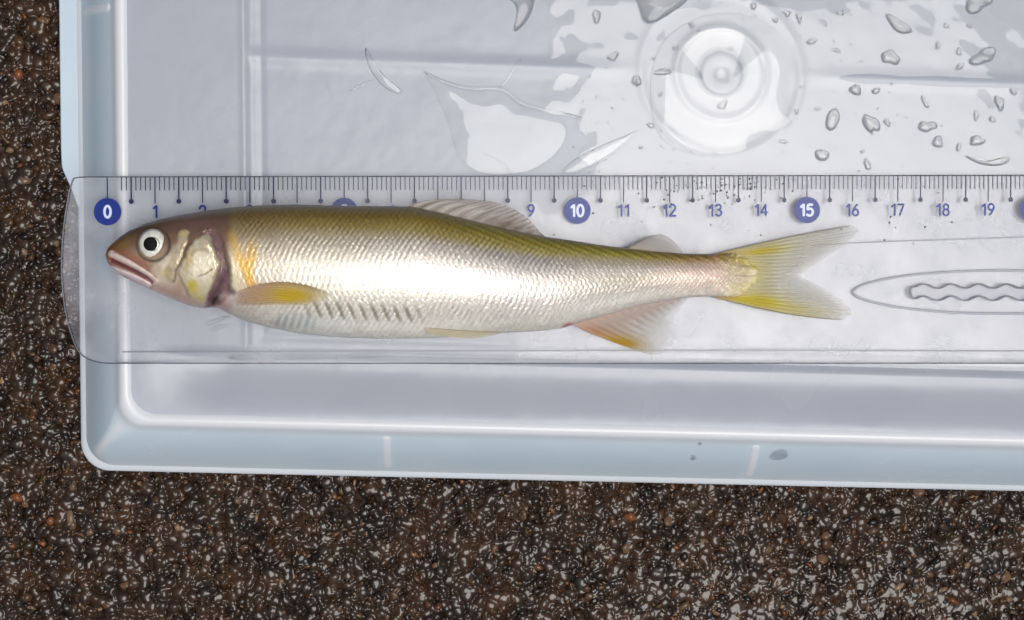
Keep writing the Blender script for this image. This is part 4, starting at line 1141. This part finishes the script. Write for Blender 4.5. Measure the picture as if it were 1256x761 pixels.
# rough bitumen between the stones
xa, xb = unproj(-150, 400, Z_GROUND)[0], unproj(1420, 400, Z_GROUND)[0]; ya, yb_ = unproj(600, 900, Z_GROUND)[1], unproj(600, -140, Z_GROUND)[1]
ax_ = np.arange(xa, xb, 0.03); ay_ = np.arange(ya, yb_, 0.03)
AX, AY = np.meshgrid(ax_, ay_, indexing='ij')
wx = AX + 0.12 * (fbm(AX / .3, AY / .3, 221, 2) - .5); wy = AY + 0.12 * (fbm(AX / .3, AY / .3, 223, 2) - .5)
def rot(a, x, y): return x * math.cos(a) - y * math.sin(a), x * math.sin(a) + y * math.cos(a)
r1 = rot(.6, wx / .15, wy / .15); r2 = rot(1.3, wx / .09, wy / .09); r3 = rot(2.1, wx / .25, wy / .25)
def worley(x, y, seed):
    xi = np.floor(x).astype(np.int64); yi = np.floor(y).astype(np.int64); d1 = np.full(x.shape, 9.0); idv = np.zeros(x.shape)
    def hh(a, b, k):
        n = (a * 374761393 + b * 668265263 + (seed + k) * 974634777) & 0x7fffffff
        n = ((n ^ (n >> 13)) * 1274126177) & 0x7fffffff
        return ((n ^ (n >> 16)) & 0xffff) / 65535.0
    for i in (-1, 0, 1):
        for j in (-1, 0, 1):
            a, b = xi + i, yi + j
            d = np.hypot(a + hh(a, b, 0) - x, b + hh(a, b, 1) - y) / (0.75 + 0.5 * hh(a, b, 2))
            m_ = d < d1; d1 = np.where(m_, d, d1); idv = np.where(m_, hh(a, b, 3), idv)
    return d1, idv
w1, i1 = worley(*rot(.5, wx / .25, wy / .25), 231); w2, i2 = worley(*rot(1.1, wx / .15, wy / .15), 237)
lump = np.maximum((1 - (w1 / .62) ** 2) * (0.4 + .6 * i1), 0.75 * (1 - (w2 / .62) ** 2) * (0.3 + .7 * i2) - .05)
lump = np.maximum(lump, -.5)
n2_ = fbm(AX / 0.9, AY / 0.7, 205, 2)
calm = sstep(-3.0, 6.0, AX) * sstep(-4.0, -7.5, AY) * (0.5 + n2_)
amp = 0.12 * (1 - 0.60 * np.clip(calm, 0, 1))
hgt = Z_GROUND - 0.075 + amp * (np.tanh(1.6 * lump) - 0.3) + 0.06 * (n2_ - 0.5) + 0.010 * (vnoise(*rot(.4, AX / .055, AY / .055), 209) - .5)
hgt = np.where((AX > BL[0] - WU - .2) & (AY > BL[1] - WV - .2), np.minimum(hgt, Z_GROUND - 0.004), np.minimum(hgt, Z_GROUND + 0.02))
fc_ = grid_faces(len(ax_), len(ay_))
cen = np.stack([AX.ravel(), AY.ravel()], -1)[fc_[:, 0]]
q_ = np.linalg.solve(A, (cen - BL[:2]).T)
fc_ = fc_[(q_[0] < -WU + .3) | (q_[1] < -WV + .3)][:, ::-1]
used, inv = np.unique(fc_, return_inverse=True)
o = link('asphalt_surface', mesh_np('asphalt_surface', np.stack([AX, AY, hgt], -1).reshape(-1, 3)[used], inv.reshape(-1, 4)[:, ::-1]), M_ASPHALT); o.parent = ground
# larger stones that can be picked apart
bpx = np.r_[rng.uniform(-60, 90, 60), rng.uniform(20, 1256, 110)]; bpy_ = np.r_[rng.uniform(0, 560, 60), rng.uniform(600, 770, 110)]
ok_ = outside_box(bpx, bpy_); bpx, bpy_ = bpx[ok_], bpy_[ok_]
stone_meshes = []
for k in range(14):
    tc_ = stone_color(1)[0] if k < 12 else srgb(120, 70, 40)
    stone_meshes.append(mesh_np('stone', SHAPES[k], IF, True, np.tile(np.r_[tc_, 1], (len(IV), 1))))
for k, (x, y) in enumerate(zip(bpx, bpy_)):
    r = float(rng.uniform(.09, .15)); p = unproj(x, y, Z_GROUND)
    o = link('stone', stone_meshes[rng.integers(0, 12)], M_STONE); o.parent = ground
    o.location = Vector((p[0], p[1], p[2] - r * .35)) * U; o.scale = (r * rng.uniform(.8, 1.3), r, r * rng.uniform(.45, .7)); o.rotation_euler = (0, 0, rng.uniform(0, 6))
for x, y, r in ((773, 634, .16), (23, 92, .15), (20, 610, .17), (62, 640, .13)):
    p = unproj(x, y, Z_GROUND); o = link('stone', stone_meshes[12 + (r < .16)], M_STONE); o.parent = ground
    o.location = Vector((p[0], p[1], p[2] - .02)) * U; o.scale = (r, r * .8, r * .6); o['label'] = 'orange stone'
